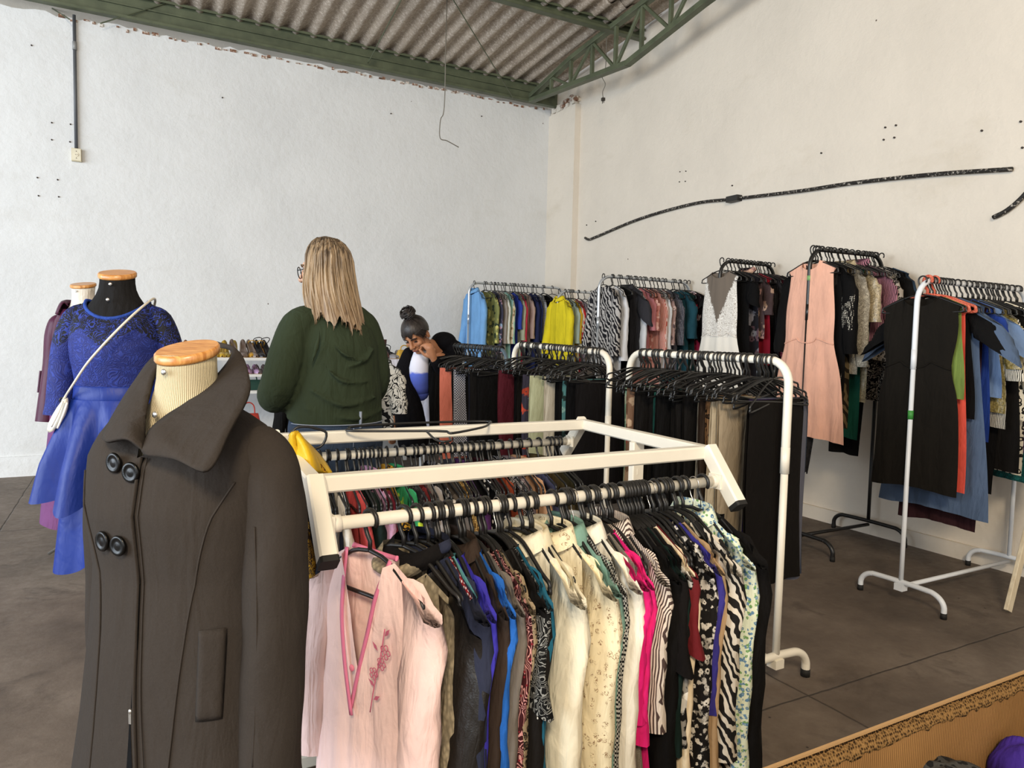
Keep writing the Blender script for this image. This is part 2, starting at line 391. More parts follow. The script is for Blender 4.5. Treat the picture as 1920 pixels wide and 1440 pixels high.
# conduit and outlet on the back wall
M_cond = solid('conduit_grey', '#55575a', .45); M_cream = solid('cream_plastic', '#cbbf9f', .45)
e = empty('wall_conduit', 'dark grey conduit pipe running down the white wall to a beige socket', 'conduit', (-.397, YB-.02, 2.94))
mb = MB(); mb.tube([(0, 0, -.01), (0, 0, .6), (0, 0, 1.16)], .0135, 10); mb.build('pipe', M_cond, e)
mb = MB(); mb.tube([(0, 0, .86), (0, 0, .93)], .018, 10); mb.build('coupling', solid('conduit_clip', '#8a8a88', .4), e)
e = empty('wall_socket', 'beige surface-mounted wall socket below the grey conduit', 'socket', (-.395, YB-.02, 2.88))
mb = MB(); mb.box((0, 0, 0), (.076, .04, .112)); mb.build('box', M_cream, e)
mb = MB(); mb.box((0, -.022, 0), (.068, .006, .1)); mb.tube([(0, -.024, 0), (0, -.03, 0)], .017, 16); mb.build('faceplate', solid('cream_plate', '#d8d0b8', .4), e)
mb = MB()
for x in (-.006, .006): mb.tube([(x, -.029, 0), (x, -.032, 0)], .0028, 8)
for z in (-.03, .03): mb.tube([(0, -.024, z), (0, -.0265, z)], .004, 8)
mb.build('socket_hole', solid('socket_dark', '#40382e'), e)
M_hole = solid('bolt_dark', '#3a322c', .7)
def bolts(pts, plane, label, grp, rad=.0065):
    for (px, py) in pts:
        p = onY(px, py, YB-.004) if plane == 'B' else onX(px, py, XR-.004)
        mb = MB(); d = np.array((0, -1, 0)) if plane == 'B' else np.array((-1, 0, 0))
        mb.tube([d*-.004, d*.006, d*.008], [rad, rad, rad*.5], 8); tag(mb.build('wall_bolt', M_hole, None, p), label, 'bolt', grp)
bolts([(97, 230), (132, 233), (97, 262), (131, 266)], 'B', 'small dark bolt of the square of four beside the grey conduit', 'bolts beside the conduit')
bolts([(70, 333), (108, 337), (72, 367), (110, 369)], 'B', 'small dark bolt of the square of four below the beige socket', 'bolts below the socket')
bolts([(59, 85), (733, 213), (417, 183), (903, 218)], 'B', 'single dark bolt stub alone on the white wall under the green beam', 'lone bolt stubs')
bolts([(1660, 239), (1680, 235), (1657, 262), (1677, 258)], 'R', 'small dark bolt of the square of four above the pipe on the cream wall', 'bolts above the pipe')
bolts([(1275, 322), (1286, 321), (1274, 341), (1285, 340)], 'R', 'tiny bolt of the group of four near the pilaster on the cream wall', 'bolts near the pilaster', .005)
bolts([(1841, 245), (1914, 228), (1917, 277), (1100, 422), (1117, 415), (1373, 348), (1540, 287)], 'R', 'lone dark bolt on the cream wall', 'lone bolts on the cream wall')
# long bowed pipe on the right-hand wall
t = NT('painted_black_pipe'); f = t.noise(60, 4, .7); t.fin(t.ramp(f, [(.46, lin('#23201d')), (.56, lin('#2e2a26')), (.62, lin('#b8b0a4'))]), .6, .3); M_pipe = t.m
px = [(1097, 446), (1104, 449), (1120, 443), (1200, 410), (1300, 382), (1376, 373), (1500, 358), (1600, 343), (1750, 327), (1898, 317)]
P = smooth_path([onX(a, b, XR-.022) for a, b in px], 6); o = P[0]
e = empty('bowed_pipe', 'long bowed black pipe with peeling paint across the cream wall', 'pipe', o)
mb = MB(); mb.tube([p-o for p in P], .0135, 10); mb.build('pipe', M_pipe, e)
q = onX(1376, 373, XR-.03)-o; mb = MB(); mb.box(q, (.06, .13, .05)); mb.build('junction_box', solid('junction_dark', '#2c2a27', .5), e)
P = smooth_path([onX(a, b, XR-.022) for a, b in ((1862, 408), (1890, 393), (1922, 364), (1965, 310))], 6); o = P[0]
mb = MB(); mb.tube([p-o for p in P], .0135, 10)
tag(mb.build('pipe_stub', M_pipe, None, o), 'short black pipe end below the bowed pipe at the picture edge', 'pipe')

# ------------------------------------------------------------------ light
w = bpy.data.worlds.new('daylight'); sc.world = w; w.use_nodes = True
bg = w.node_tree.nodes['Background']; bg.inputs[0].default_value = (.80, .88, 1.0, 1); bg.inputs[1].default_value = 1.0
def area(name, loc, aim, sx, sy, power, col):
    l = bpy.data.lights.new(name, 'AREA'); l.shape = 'RECTANGLE'; l.size = sx; l.size_y = sy; l.energy = power; l.color = col
    o = bpy.data.objects.new(name, l); COL.objects.link(o); o.location = loc
    o.rotation_euler = (Vector(aim)-Vector(loc)).to_track_quat('-Z', 'Y').to_euler(); return o
area('doorway_daylight', (-6.3, 2.2, 2.3), (1.5, 6.5, 1.8), 7.0, 3.4, 800, (.80, .90, 1.0))
area('gateway_daylight', (-1.6, -4.8, 2.4), (1.5, 4.0, 1.4), 7.0, 3.6, 160, (1.0, .95, .88))
area('hall_lamp', (-1.2, -2.2, 3.9), (2.6, 3.0, .9), .9, .9, 240, (1.0, .84, .62))
sc.view_settings.view_transform = 'Standard'; sc.view_settings.look = 'None'
sc.view_settings.exposure = 0.0; sc.view_settings.gamma = 1.0; sc.view_settings.use_curve_mapping = False
sc.cycles.max_bounces = 6; sc.cycles.use_denoising = True
# ------------------------------------------------------------------ racks
M_white = solid('white_enamel', '#e9e2d2', .35, .5, 0, .02)
M_white2 = solid('white_enamel_cool', '#dcdfe2', .35, .5, 0, .02)
M_silver = solid('silver_tube', '#c3c8cc', .3, .5, .6, .02)
M_blackm = solid('black_enamel', '#191817', .35, .5)
M_rub = solid('black_rubber', '#1a1816', .7)
M_hook = solid('black_hanger_plastic', '#1b1a19', .38, .5)
M_chrome = solid('bright_wire', '#c9c6c0', .25, .5, .9)
def rail_rack(name, label, p0, p1, z, mat, post_r=.0135, foot=.23, base=True, z1=None, foot_off=(0, 0), basez=.11, r_arch=.11, hangers_dark=None):
    """garment rail: arched top tube from post p0 to post p1 (ground points), base bar, arched feet"""
    a = np.array((p0[0], p0[1], 0.)); b = np.array((p1[0], p1[1], 0.)); z1 = z if z1 is None else z1
    d = (b-a)/np.linalg.norm(b-a); nrm = np.array((-d[1], d[0], 0)); up = np.array((0, 0, 1.))
    e = empty(name, label, 'clothes rack', a)
    mb = MB(); P = [up*(z-r_arch-.25), up*(z-r_arch)] + arc(d*r_arch+up*(z-r_arch), r_arch, math.pi, math.pi/2, 8, d, up)[1:]
    P += arc((b-a)-d*r_arch+up*(z1-r_arch), r_arch, math.pi/2, 0, 8, d, up) + [(b-a)+up*(z1-r_arch-.25)]
    mb.tube(P, post_r, 10, False); mb.build('top_rail', mat, e)
    for q, zz in ((a-a, z), (b-a, z1)):
        mb = MB(); mb.tube([q+up*basez, q+up*.4, q+up*(zz-r_arch-.24)], post_r*.86, 10); mb.tube([q+up*(zz-r_arch-.34), q+up*(zz-r_arch-.24)], post_r*1.04, 10); mb.build('post', mat, e)
        if base:
            fo = np.array((foot_off[0], foot_off[1], 0.)); mb = MB(); rr = .085; f1 = nrm*foot
            P = [q-f1-fo*1+up*.012, q-f1-fo+up*(basez-rr+.02)]
            P += [q-f1-fo+nrm*rr*(1-math.cos(t))+up*(basez-rr+.02+rr*.8*math.sin(t)) for t in np.linspace(.2, math.pi/2, 6)]
            P2 = [q+f1+fo-nrm*rr*(1-math.cos(t))+up*(basez-rr+.02+rr*.8*math.sin(t)) for t in np.linspace(math.pi/2, .2, 6)]
            P += [q+up*(basez+.006)] + P2 + [q+f1+fo+up*(basez-rr+.02), q+f1+fo+up*.012]
            mb.tube(smooth_path(P, 4), post_r, 10); ft = mb.build('foot', mat, e)
            for s_ in (-1, 1):
                mb = MB(); mb.tube([q+s_*(f1+fo), q+s_*(f1+fo)+up*.03], post_r*1.12, 10); mb.build('rubber_cap', M_rub, ft)
    if base:
        mb = MB(); mb.tube([up*(basez-.02), (b-a)+up*(basez-.02)], post_r*.85, 10); mb.box((0, 0, basez-.02), (.045, .045, .035)); mb.build('base_bar', mat, e)
    return e, a, b, z, z1
# hangers ---------------------------------------------------------------
def hook_path(r=.021, ztip=-.075):
    P = arc((0, 0, 0), r, R(-35), R(205), 12, (1, 0, 0), (0, 0, 1))
    return P[:-1]+[np.array((-r*.9, 0, -.012)), np.array((-.010, 0, -.036)), np.array((0, 0, -.05)), np.array((0, 0, ztip))]
def hanger_meshes(nm, mat, hw=.20, n=6, r=.0042, hr=.021, drop=.062):
    z0 = -.072; ze = z0-drop; zb = ze-.028
    mb = MB(); L = []
    for s_ in (1,):
        L = [(0, 0, z0), (hw*.35, 0, z0-.013), (hw*.8, 0, ze+.012), (hw*.97, 0, ze-.002), (hw*.99, 0, ze-.016), (hw*.93, 0, zb), (0, 0, zb), (-hw*.93, 0, zb), (-hw*.99, 0, ze-.016), (-hw*.97, 0, ze-.002), (-hw*.8, 0, ze+.012), (-hw*.35, 0, z0-.013), (0, 0, z0)]
    mb.tube(smooth_path(L, 3), r, n, False)
    mh = MB(); mh.tube(hook_path(hr), r*1.02, n); 
    both = MB(); both.v = mb.v+mh.v; both.f = mb.f+[tuple(i+len(mb.v) for i in f) for f in mh.f]; both.sh = mb.sh+mh.sh; both.mi = mb.mi+mh.mi
    return mb.mesh(nm+'_frame', mat), mh.mesh(nm+'_hook', mat), both.mesh(nm, mat)
HB = hanger_meshes('black_hanger', M_hook)
HW = hanger_meshes('white_hanger', M_white)
HBs = hanger_meshes('black_hanger_small', M_hook, .175, 5)
mh = MB(); mh.tube(hook_path(), .0016, 6); HOOK_WIRE = mh.mesh('wire_hook', M_chrome)
HFAT = hanger_meshes('fat_hanger', M_hook, .180, 8, .0052, .0235, .078)
M_coral = fab('#b8402f', 'lace', '#d87a62')
HC = hanger_meshes('coral_hanger', M_coral, .2, 8, .0075)
def put_hanger(loc, rz, label, group, kind='b', fine=False, tilt=0.0):
    if fine:
        A = HFAT; o = obj('clothes_hanger', A[0], None, loc, rz); h = obj('hook', HOOK_WIRE if kind == 'wire' else A[1], o)
        if kind == 'wire': h['label'] = 'bright steel wire hook'
    else:
        A = {'b': HB, 'w': HW, 's': HBs, 'c': HC}[kind]; o = obj('clothes_hanger', A[2], None, loc, rz)
    if tilt: o.rotation_euler = (0, tilt, rz)
    return tag(o, label, 'hanger', group)
# garments --------------------------------------------------------------
def garment(name, mat, seed=0, ws=.2, slope=.055, L=.62, hem=None, t=.014, neck='round', un=.36, zn=-.078, sleeve=None, sl=.5, sr=.055, fold=.008,
            waist=None, nu=22, nv=16, collar=None, trim=None, hemv=.01, fan=.0, sw=.03, mats=None, yshift=0.0, so=.05):
    """hanging top or dress. local x along hanger, -y front, z down from the rail. returns (body mesh, [sleeve meshes], collar mesh)"""
    r = random.Random(seed); hem = hem or ws*1.12; ph = [r.uniform(0, 6.28) for _ in range(6)]; fr = [r.uniform(7, 11), r.uniform(13, 19)]
    zs_end = zn-slope; dep = {'round': .055, 'v': .17, 'deepv': .26, 'high': .015, 'wide': .05}[neck]
    arm = .17
    def halfw(z):
        d = zn-z
        if d < arm: q = d/arm; base = ws*(1-.10*math.sin(q*math.pi*.5)) if sleeve != 'none' else ws*(.86+.08*q)
        else:
            q = (d-arm)/max(L-arm, .01); a0 = ws*(.90 if sleeve != 'none' else .94)
            base = a0+(hem-a0)*q
            if waist is not None:
                wq = (waist-arm)/max(L-arm, .01); base -= (a0*.16)*math.exp(-((q-wq)/.14)**2)
        return base
    def top(u, back):
        x = u*ws; au = abs(u)
        if au >= un: return zn-slope*(au-un)/(1-un)
        k = 1-(au/un)
        if neck in ('v', 'deepv') and not back: return zn-dep*k
        return zn-(dep if not back else .014)*math.sqrt(max(0, 1-(au/un)**2))
    def panel(back):
        def fn(i, j):
            u = -1+2*i; v = j; zt = top(u, back); zh = zn-L+hemv*math.sin(u*3+ph[0])
            vv = v**1.15; z = zt+(zh-zt)*vv; x = u*halfw(z) if v > 0 else u*ws
            if v > 0: x = u*(ws*(1-min(1, v*4))+halfw(z)*min(1, v*4)) if sleeve != 'none' else u*halfw(z)
            e = math.sqrt(max(0, 1-abs(u)**2.5)); au = abs(u)
            g = min(1, v*5) if au >= un else 1.0
            y = t*e*g*(1+fan*v)
            if au < un: y = max(y, t*1.1*(1-(au/un)**2)+.004)
            y = y if back else -y
            w = v*v
            rp = fold*w*(math.sin(u*fr[0]+ph[1])+.55*math.sin(u*fr[1]+ph[2]+v*2))+sw*v*v*math.sin(ph[3]+u*1.6)*.6
            x += .012*v*math.sin(ph[4]+v*5)
            return (x, y+rp+yshift, z)
        return fn
    mb = MB(); mb.grid(panel(False), nu, nv); mb.cur = 1 if mats else 0; mb.grid(panel(True), nu, nv); mb.cur = 0
    body = mb.mesh(name, mats or mat); sleeves = []
    if sleeve in ('short', 'long', 'half'):
        n = 5 if sleeve == 'short' else 9
        for s_ in (-1, 1):
            mb = MB(); rings = []; a = r.uniform(-.01, .03); yb = r.uniform(-.012, .012)
            for k in range(n+1):
                q = k/n
                out = (.018*math.sin(min(1, q*3.2)*math.pi/2)+(a+.022)*q) if sleeve != 'short' else so*q
                cx = s_*(ws*.93+out); cz = zn-slope*.92-.03-(sl*q)+(.02 if sleeve == 'short' else .0)
                cy = yb*q*3+.010*math.sin(q*5+ph[5])
                rx = sr*(1.05-.32*q) if sleeve != 'short' else sr*(1.1-.1*q); ry = min(t*1.15, rx*.9)*(1+.5*q)
                if k == 0: cz = zn-slope*.9-.035; rx = sr*.95
                ring = []
                for m_ in range(12):
                    an = 2*math.pi*m_/12
                    dx = rx*math.cos(an); dy = ry*math.sin(an); zz = cz
                    if sleeve == 'short': zz = cz+dx*s_*-(.35+5.5*(so-.045))
                    elif k == 0: zz = cz-dx*s_*.45+(.03 if dx*s_ < 0 else .0)
                    elif k == 1: zz = cz-dx*s_*.5
                    wr = 1+.10*math.sin(an*3+k*1.7+ph[2])
                    ring.append((cx+dx*wr, cy+dy*wr+yshift, zz))
                rings.append(ring)
            mb.loft(rings); 
            c = np.mean(np.array(rings[0]), axis=0); mb.add([tuple(c)], [])
            o = len(mb.v)-1; mb.f += [(o, j, (j+1) % 12) for j in range(12)]; mb.sh += [True]*12; mb.mi += [0]*12
            sleeves.append(mb.mesh(name+'_sleeve', mat))
    if waist is not None:
        jw = ((waist-.03)/L)**(1/1.15); fn = panel(False); mb = MB(); mb.tube([np.array(fn(i/30, jw))-np.array((0, .002, 0)) for i in range(31)], [(.0035, .005)]*31, 6); sleeves.append((mb.mesh(name+'_seam', mat),))
    cm = None
    if collar:
        mb = MB(); hc = {'shirt': .045, 'stand': .03, 'hood': .05, 'lapel': .05, 'cowl': .045}[collar]
        def cf(i, j):
            an = math.pi*(-.5+0)+i*2*math.pi; ca, sa = math.cos(an), math.sin(an)
            rx = un*ws*1.02; front = max(0, -sa)
            x = rx*ca; y = (t*1.3+.006)*sa; z = zn-dep*.5*front**1.5
            if collar in ('shirt', 'lapel'):
                if j < .5: z += hc*.55*j*2
                else:
                    q = (j-.5)*2; z += hc*.55-hc*1.0*q; x += ca*.018*q+ (0.02*q*np.sign(ca)*front); y += sa*.022*q
            else:
                z += hc*j; x *= 1+(.16*math.sin(j*math.pi)); y *= 1+(1.2*math.sin(j*math.pi) if collar in ('hood', 'cowl') else 0)
                y += .004*math.sin(i*40) if collar == 'cowl' else 0
            return (x, y+yshift, z)
        mb.grid(cf, 24, 6); cm = mb.mesh(name+'_collar', mat)
    return body, sleeves, cm
def hang_garment(loc, rz, name, cat, label, mat, group, collar_mat=None, sleeve_mat=None, seed=1, **kw):
    col = kw.get('collar'); b, sl, c = garment(name, mat, seed=seed, **kw)
    o = obj(name, b, None, loc, rz); tag(o, label, cat, group)
    for q in sl:
        if isinstance(q, tuple): obj('waist_seam', q[0], o); continue
        if sleeve_mat: q.materials[0] = sleeve_mat
        obj('sleeve', q, o)
    if c:
        if collar_mat: c.materials[0] = collar_mat
        obj('collar', c, o)
    return o
def trousers_mesh(name, seed, w=.27, L=.58, t=.016, zt=-.158, taper=.92, legs=True, nu=14, nv=12, flare=0.0):
    """trousers folded over the hanger bar: two layers hanging, one a little shorter, each with the crease between its legs"""
    r = random.Random(seed); ph = [r.uniform(0, 6.28) for _ in range(4)]; mb = MB(); lens = (L, L*r.uniform(.86, .97)); off = r.uniform(-.03, .03)
    for s_, LL in zip((-1, 1), lens):
        def fn(i, j):
            u = -1+2*i; z = zt+.005-LL*j
            q = 1-(1-taper)*j+flare*j*j
            x = off+u*w/2*q+.008*math.sin(j*4+ph[0])*j
            e = math.sqrt(max(0, 1-u**4)); top = min(1, j*9)
            y = s_*t*(.35+.65*e)*math.sqrt(top)
            if legs: y -= s_*t*.55*math.exp(-(u/.10)**2)*top
            y += .012*j*j*math.sin(u*5+ph[1])+.014*j*math.sin(ph[2]+j*2)
            return (x, y, z-.006*abs(u)*(j > .98))
        mb.grid(fn, nu, nv)
        def back(i, j):
            p = fn(i, j); u = -1+2*i; return (p[0], p[1]*.35 if abs(u) < .95 else p[1], p[2]) if j > .02 else p
        mb.grid(back, nu, nv)
    return mb
def hang_trousers(loc, rz, label, mat, group, seed, name='trousers', cat='trousers', **kw):
    mb = trousers_mesh(name, seed, **kw); o = mb.build(name, mat, None, loc, rz); return tag(o, label, cat, group)
# ------------------------------------------------------------------ white double-sided stand in the foreground
KS = .88      # size of the stand
GX0, GX1, GY0, GY1, GZ = .42*KS, 1.825*KS, 1.86*KS, 2.70*KS, CAM_H-.39*KS
def gondola():
    e = empty('display_stand', 'cream white metal double-sided clothes stand in the foreground with an open frame top', 'clothes stand', (GX0, GY0, 0))
    o = np.array((GX0, GY0, 0.)); W = .046*KS
    # 2 degrees of turn, as the stand is not quite square to the wall
    def w(x, y, z): return np.array((x+(.06*(y-GY0)), y+.03*(x-GX0), z))-o
    cs = {('f', 0): w(GX0, GY0, GZ), ('f', 1): w(GX1, GY0, GZ), ('b', 0): w(GX0, GY1, GZ), ('b', 1): w(GX1, GY1, GZ)}
    def part(nm, a, b, ww=W, h=W, up=(0, 0, 1)):
        mb = MB(); mb.bar(a, b, ww, h, up); return mb.build(nm, M_white, e)
    dx = np.array((W*.5, 0, 0)); dy = np.array((0, W*.5, 0))
    part('top_bar', cs[('f', 0)]+dx, cs[('f', 1)]-dx); part('top_bar', cs[('b', 0)]+dx, cs[('b', 1)]-dx)
    part('side_bar', cs[('f', 0)]-dy, cs[('b', 0)]+dy); part('side_bar', cs[('f', 1)]-dy, cs[('b', 1)]+dy)
    for k, sgn in (('f', -1), ('b', 1)):
        for i in (0, 1):
            c = cs[(k, i)]; a = c+np.array((0, sgn*W*.35, W*.36)); b = c+np.array((0, sgn*.165*KS, -.155*KS))
            mb = MB(); mb.bar(a, b, W*1.02, W*1.15, (0, -sgn*.7, .7)); am = mb.build('angled_arm', M_white, e)
            d = (b-a)/np.linalg.norm(b-a); mb = MB(); mb.bar(b-d*.002, b+d*.012, W*1.03, W*1.16, (0, -sgn*.7, .7)); cp = mb.build('end_cap', M_rub, am); cp['label'] = 'black plastic end cap'
            m_ = c+np.array((0, sgn*.085*KS, -.088*KS)); s2 = 1 if i == 0 else -1
            mb = MB(); mb.bar(m_+np.array((s2*.024, 0, -.022)), m_+np.array((s2*.024, 0, .022)), .008, .05, (0, 1, 0)); mb.tube([m_+np.array((s2*.02, 0, 0)), m_+np.array((s2*.045, 0, 0))], .02, 12); mb.build('rail_bracket', M_white, am)
            if sgn < 0:
                mb = MB()
                for dz in (-.02, .02): mb.tube([m_+np.array((0, -.018, dz-.03)), m_+np.array((0, -.026, dz-.03))], .003, 8)
                mb.build('screw', M_rub, am)
    rails = {}
    for k, sgn in (('f', -1), ('b', 1)):
        a = cs[(k, 0)]+np.array((.03, sgn*.085*KS, -.088*KS)); b = cs[(k, 1)]+np.array((-.03, sgn*.085*KS, -.088*KS))
        mb = MB(); mb.tube([a, (a+b)/2, b], .0155, 14); mb.build('hanging_rail', M_white, e); rails[k] = (a+o, b+o)
    for i in (0, 1):
        c = (cs[('f', i)]+cs[('b', i)])/2
        mb = MB(); mb.bar(np.array((c[0], c[1], .02)), c-np.array((0, 0, W*.5)), .05, .03, (0, 1, 0))
        for z in np.arange(.3, .88, .05): mb.box((c[0]-.004, c[1]-.0155, z), (.006, .002, .022))
        mb.build('post', M_white, e)
        mb = MB(); mb.bar(c*np.array((1, 1, 0))+np.array((0, -.38, .035)), c*np.array((1, 1, 0))+np.array((0, .38, .035)), W, W); mb.build('foot', M_white, e)
    part('base_bar', (cs[('f', 0)]+cs[('b', 0)])/2*np.array((1, 1, 0))+np.array((0, 0, .1)), (cs[('f', 1)]+cs[('b', 1)])/2*np.array((1, 1, 0))+np.array((0, 0, .1)), .04, .04)
    return rails
RAILS = gondola()
fa, fb = RAILS['f']; ba, bb = RAILS['b']
def on_rail(a, b, t): return a+(b-a)*t
RZ = R(-90)

# front rail: t along the rail (0 left, 1 right)
FG = 'garments on the front rail of the white stand'
NEXT = [100]
def S(): NEXT[0] += 1; return NEXT[0]
front = [
 # t, name, cat, label, material, options
 (0.142, 'sweater', 'sweater', 'chunky beige knitted cowl-neck sweater just behind the pale pink robe', fab('#a3957a', 'knit'), dict(sleeve='long', collar='cowl', zn=-.115, L=0.66, t=.02, rz=-66, ws=.18)),
 (0.169, 'jacket', 'jacket', 'black leather-look jacket with a hood on the front rail right of the pink robe', fab('#1d1a17', 'leather'), dict(sleeve='long', collar='hood', zn=-.105, L=0.77, sl=0.61, sr=.066, t=.024, rz=-74, col=fab('#141212'))),
 (0.196, 'jacket', 'jacket', 'dark navy long jacket next to the black leather-look jacket', fab('#272b3d', 'plain'), dict(sleeve='long', collar='stand', L=0.78, sl=0.62, sr=.062, t=.022, rz=-80)),
 (0.213, 'blouse', 'blouse', 'red blouse with white dots between the navy jacket and the aqua top', fab('#8e1f26', 'dots', '#e8dcd6', None, 1.6), dict(sleeve='none', L=0.65)),
 (0.220, 'blouse', 'blouse', 'aqua blue satin blouse left of the royal purple one on the front rail', fab('#6aa9ad', 'satin'), dict(sleeve='none', L=0.71)),
 (0.241, 'blouse', 'blouse', 'royal blue-purple long-sleeved blouse at the left part of the front rail', fab('#37309a'), dict(sleeve='long', sl=0.51, L=0.74)),
 (0.268, 'shirt', 'shirt', 'dark brown shirt with long sleeve right of the royal purple blouse', fab('#33271f'), dict(sleeve='long', sl=0.57, L=0.71, collar='shirt')),
 (0.278, 'dress', 'dress', 'bright cobalt blue sleeved dress between the brown shirt and the paisley blouse', fab('#235fb0'), dict(sleeve='long', sl=0.38, L=0.78)),
 (0.296, 'shirt', 'shirt', 'taupe grey plain shirt hanging just left of the red paisley blouse', fab('#6d655c'), dict(sleeve='long', sl=0.55, L=0.77)),
 (0.316, 'blouse', 'blouse', 'dark red and pink paisley print blouse on the front rail', fab('#3a1216', 'paisley', '#c98f8a', '#7c1f2a'), dict(sleeve='long', sl=0.60, L=0.73)),
 (0.326, 'blouse', 'blouse', 'beige leopard print blouse right of the red paisley one', fab('#8d7b60', 'leopard', '#1c1712', '#5e4d38', 2.2), dict(sleeve='long', sl=0.55, L=0.71)),
 (0.354, 'jacket', 'jacket', 'black jacket with a small white round emblem on its sleeve', fab('#1a1715'), dict(sleeve='long', sl=0.61, L=0.78, sr=.06, t=.018, emblem=True)),
 (0.360, 'blouse', 'blouse', 'black blouse with tiny grey paisley print right of the emblem jacket', fab('#141414', 'paisley', '#8a8a86', '#3a3a3a', 1.4), dict(sleeve='short', sl=0.25, L=0.66)),
 (0.368, 'blouse', 'blouse', 'teal blue blouse showing as a thin strip beside the cream shirts', fab('#1d5a70'), dict(sleeve='long', sl=0.45, L=0.71)),
 (0.420, 'shirt', 'shirt', 'plain off-white long-sleeved shirt left of the embroidered cream one', fab('#e6dcc2'), dict(sleeve='long', sl=0.62, L=0.78, collar='shirt', sr=.07, t=.022, rz=-84)),
 (0.441, 'shirt', 'shirt', 'sheer ivory shirt with a tied neck behind the plain off-white shirt', fab('#cfc4a6', 'satin'), dict(sleeve='long', sl=0.50, L=0.71, collar='lapel')),
 (0.496, 'shirt', 'shirt', 'cream long shirt with brown flower-line embroidery down its front', fab('#e9dcba', 'sprig', '#94785a', None, 1.6), dict(sleeve='long', sl=0.62, L=0.78, collar='shirt', sr=.066, t=.022, rz=-82)),
 (0.532, 'jacket', 'jacket', 'sage green light jacket right of the embroidered cream shirt', fab('#77998a'), dict(sleeve='long', sl=0.62, L=0.78, collar='lapel', t=.02)),
 (0.543, 'blouse', 'blouse', 'black blouse with white zigzag dots right of the sage green jacket', fab('#171717', 'check', '#a8a49a', None, 2.6), dict(sleeve='long', sl=0.55, L=0.74)),
 (0.581, 'shirt', 'shirt', 'white shirt with a pointed cuff right of the sage green jacket', fab('#e9e2d0'), dict(sleeve='long', sl=0.55, L=0.67, collar='shirt', sr=.06, t=.02)),
 (0.607, 'top', 'top', 'grey mesh top edged in hot pink on the front rail', fab('#6e6558', 'dots', '#8f8578', None, 4), dict(sleeve='half', sl=0.35, L=0.69, slm=fab('#d41b6c'), t=.02)),
 (0.623, 'blouse', 'blouse', 'hot pink blouse hanging right against the grey mesh top', fab('#d8206f'), dict(sleeve='long', sl=0.41, L=0.67)),
 (0.661, 'shirt', 'shirt', 'brown and white pinstriped short-sleeved shirt right of the hot pink blouse', fab('#d8cbbd', 'stripe', '#4a3a36', None, 4.5), dict(sleeve='half', sl=0.39, L=0.69, collar='shirt', t=.018)),
 (0.695, 'jacket', 'jacket', 'plain black jacket with long sleeves right of the pinstriped shirt', fab('#0f0d0c'), dict(sleeve='long', sl=0.55, L=0.78, t=.02)),
 (0.711, 'dress', 'dress', 'black dress with a rust brown lower panel on the front rail', fab('#110e0d'), dict(sleeve='short', sl=0.25, L=0.78, extra=fab('#8a4a26'))),
 (0.721, 'blouse', 'blouse', 'very dark green blouse between the black garments of the front rail', fab('#14231f'), dict(sleeve='long', sl=0.47, L=0.71)),
 (0.730, 'top', 'top', 'black top with a white floral shoulder left of the cream cardigan', fab('#151413', 'floral', '#e8e2d6', '#8c877e'), dict(sleeve='long', sl=0.45, L=0.77)),
 (0.743, 'cardigan', 'cardigan', 'cream cardigan seen as a pale strip between dark garments near the right end', fab('#dcc9a8'), dict(sleeve='long', sl=0.61, L=0.77)),
 (0.752, 'dress', 'dress', 'dark red dress whose skirt shows below the cream cardigan', fab('#5f1418'), dict(sleeve='short', sl=0.21, L=0.78)),
 (0.797, 'blouse', 'blouse', 'black and white small-flower lace print blouse right of the cream cardigan', fab('#1a1817', 'floral', '#cfc8bc', '#8e887e', 3), dict(sleeve='long', sl=0.55, L=0.73, t=.018)),
 (0.874, 'dress', 'dress', 'black and ivory zebra swirl print dress near the right end of the front rail', fab('#c9bfae', 'zebra', '#181513', None, 2.0), dict(sleeve='long', sl=0.53, L=0.78, sr=.07, t=.026)),
 (0.818, 'blouse', 'blouse', 'indigo violet blouse just left of the zebra swirl dress', fab('#352f7c'), dict(sleeve='long', sl=0.39, L=0.71)),
 (0.834, 'cardigan', 'cardigan', 'light brown cardigan squeezed between the indigo blouse and the zebra swirl dress', fab('#a88a66'), dict(sleeve='long', sl=0.55, L=0.73)),
 (0.929, 'shirt', 'shirt', 'pale green and blue tiny-flower print shirt at the right end of the front rail', fab('#d9e0c8', 'floral', '#5f86a8', '#6f9a5c', 4.5), dict(sleeve='long', sl=0.62, L=0.78, collar='shirt', sr=.06, t=.02)),
 (0.960, 'coat', 'coat', 'long black coat hanging last at the right end of the front rail', fab('#100e0d'), dict(sleeve='long', sl=0.62, L=0.78, sr=.062, t=.028)),
]
M_emb = solid('white_thread', '#d8d4c8', .8)
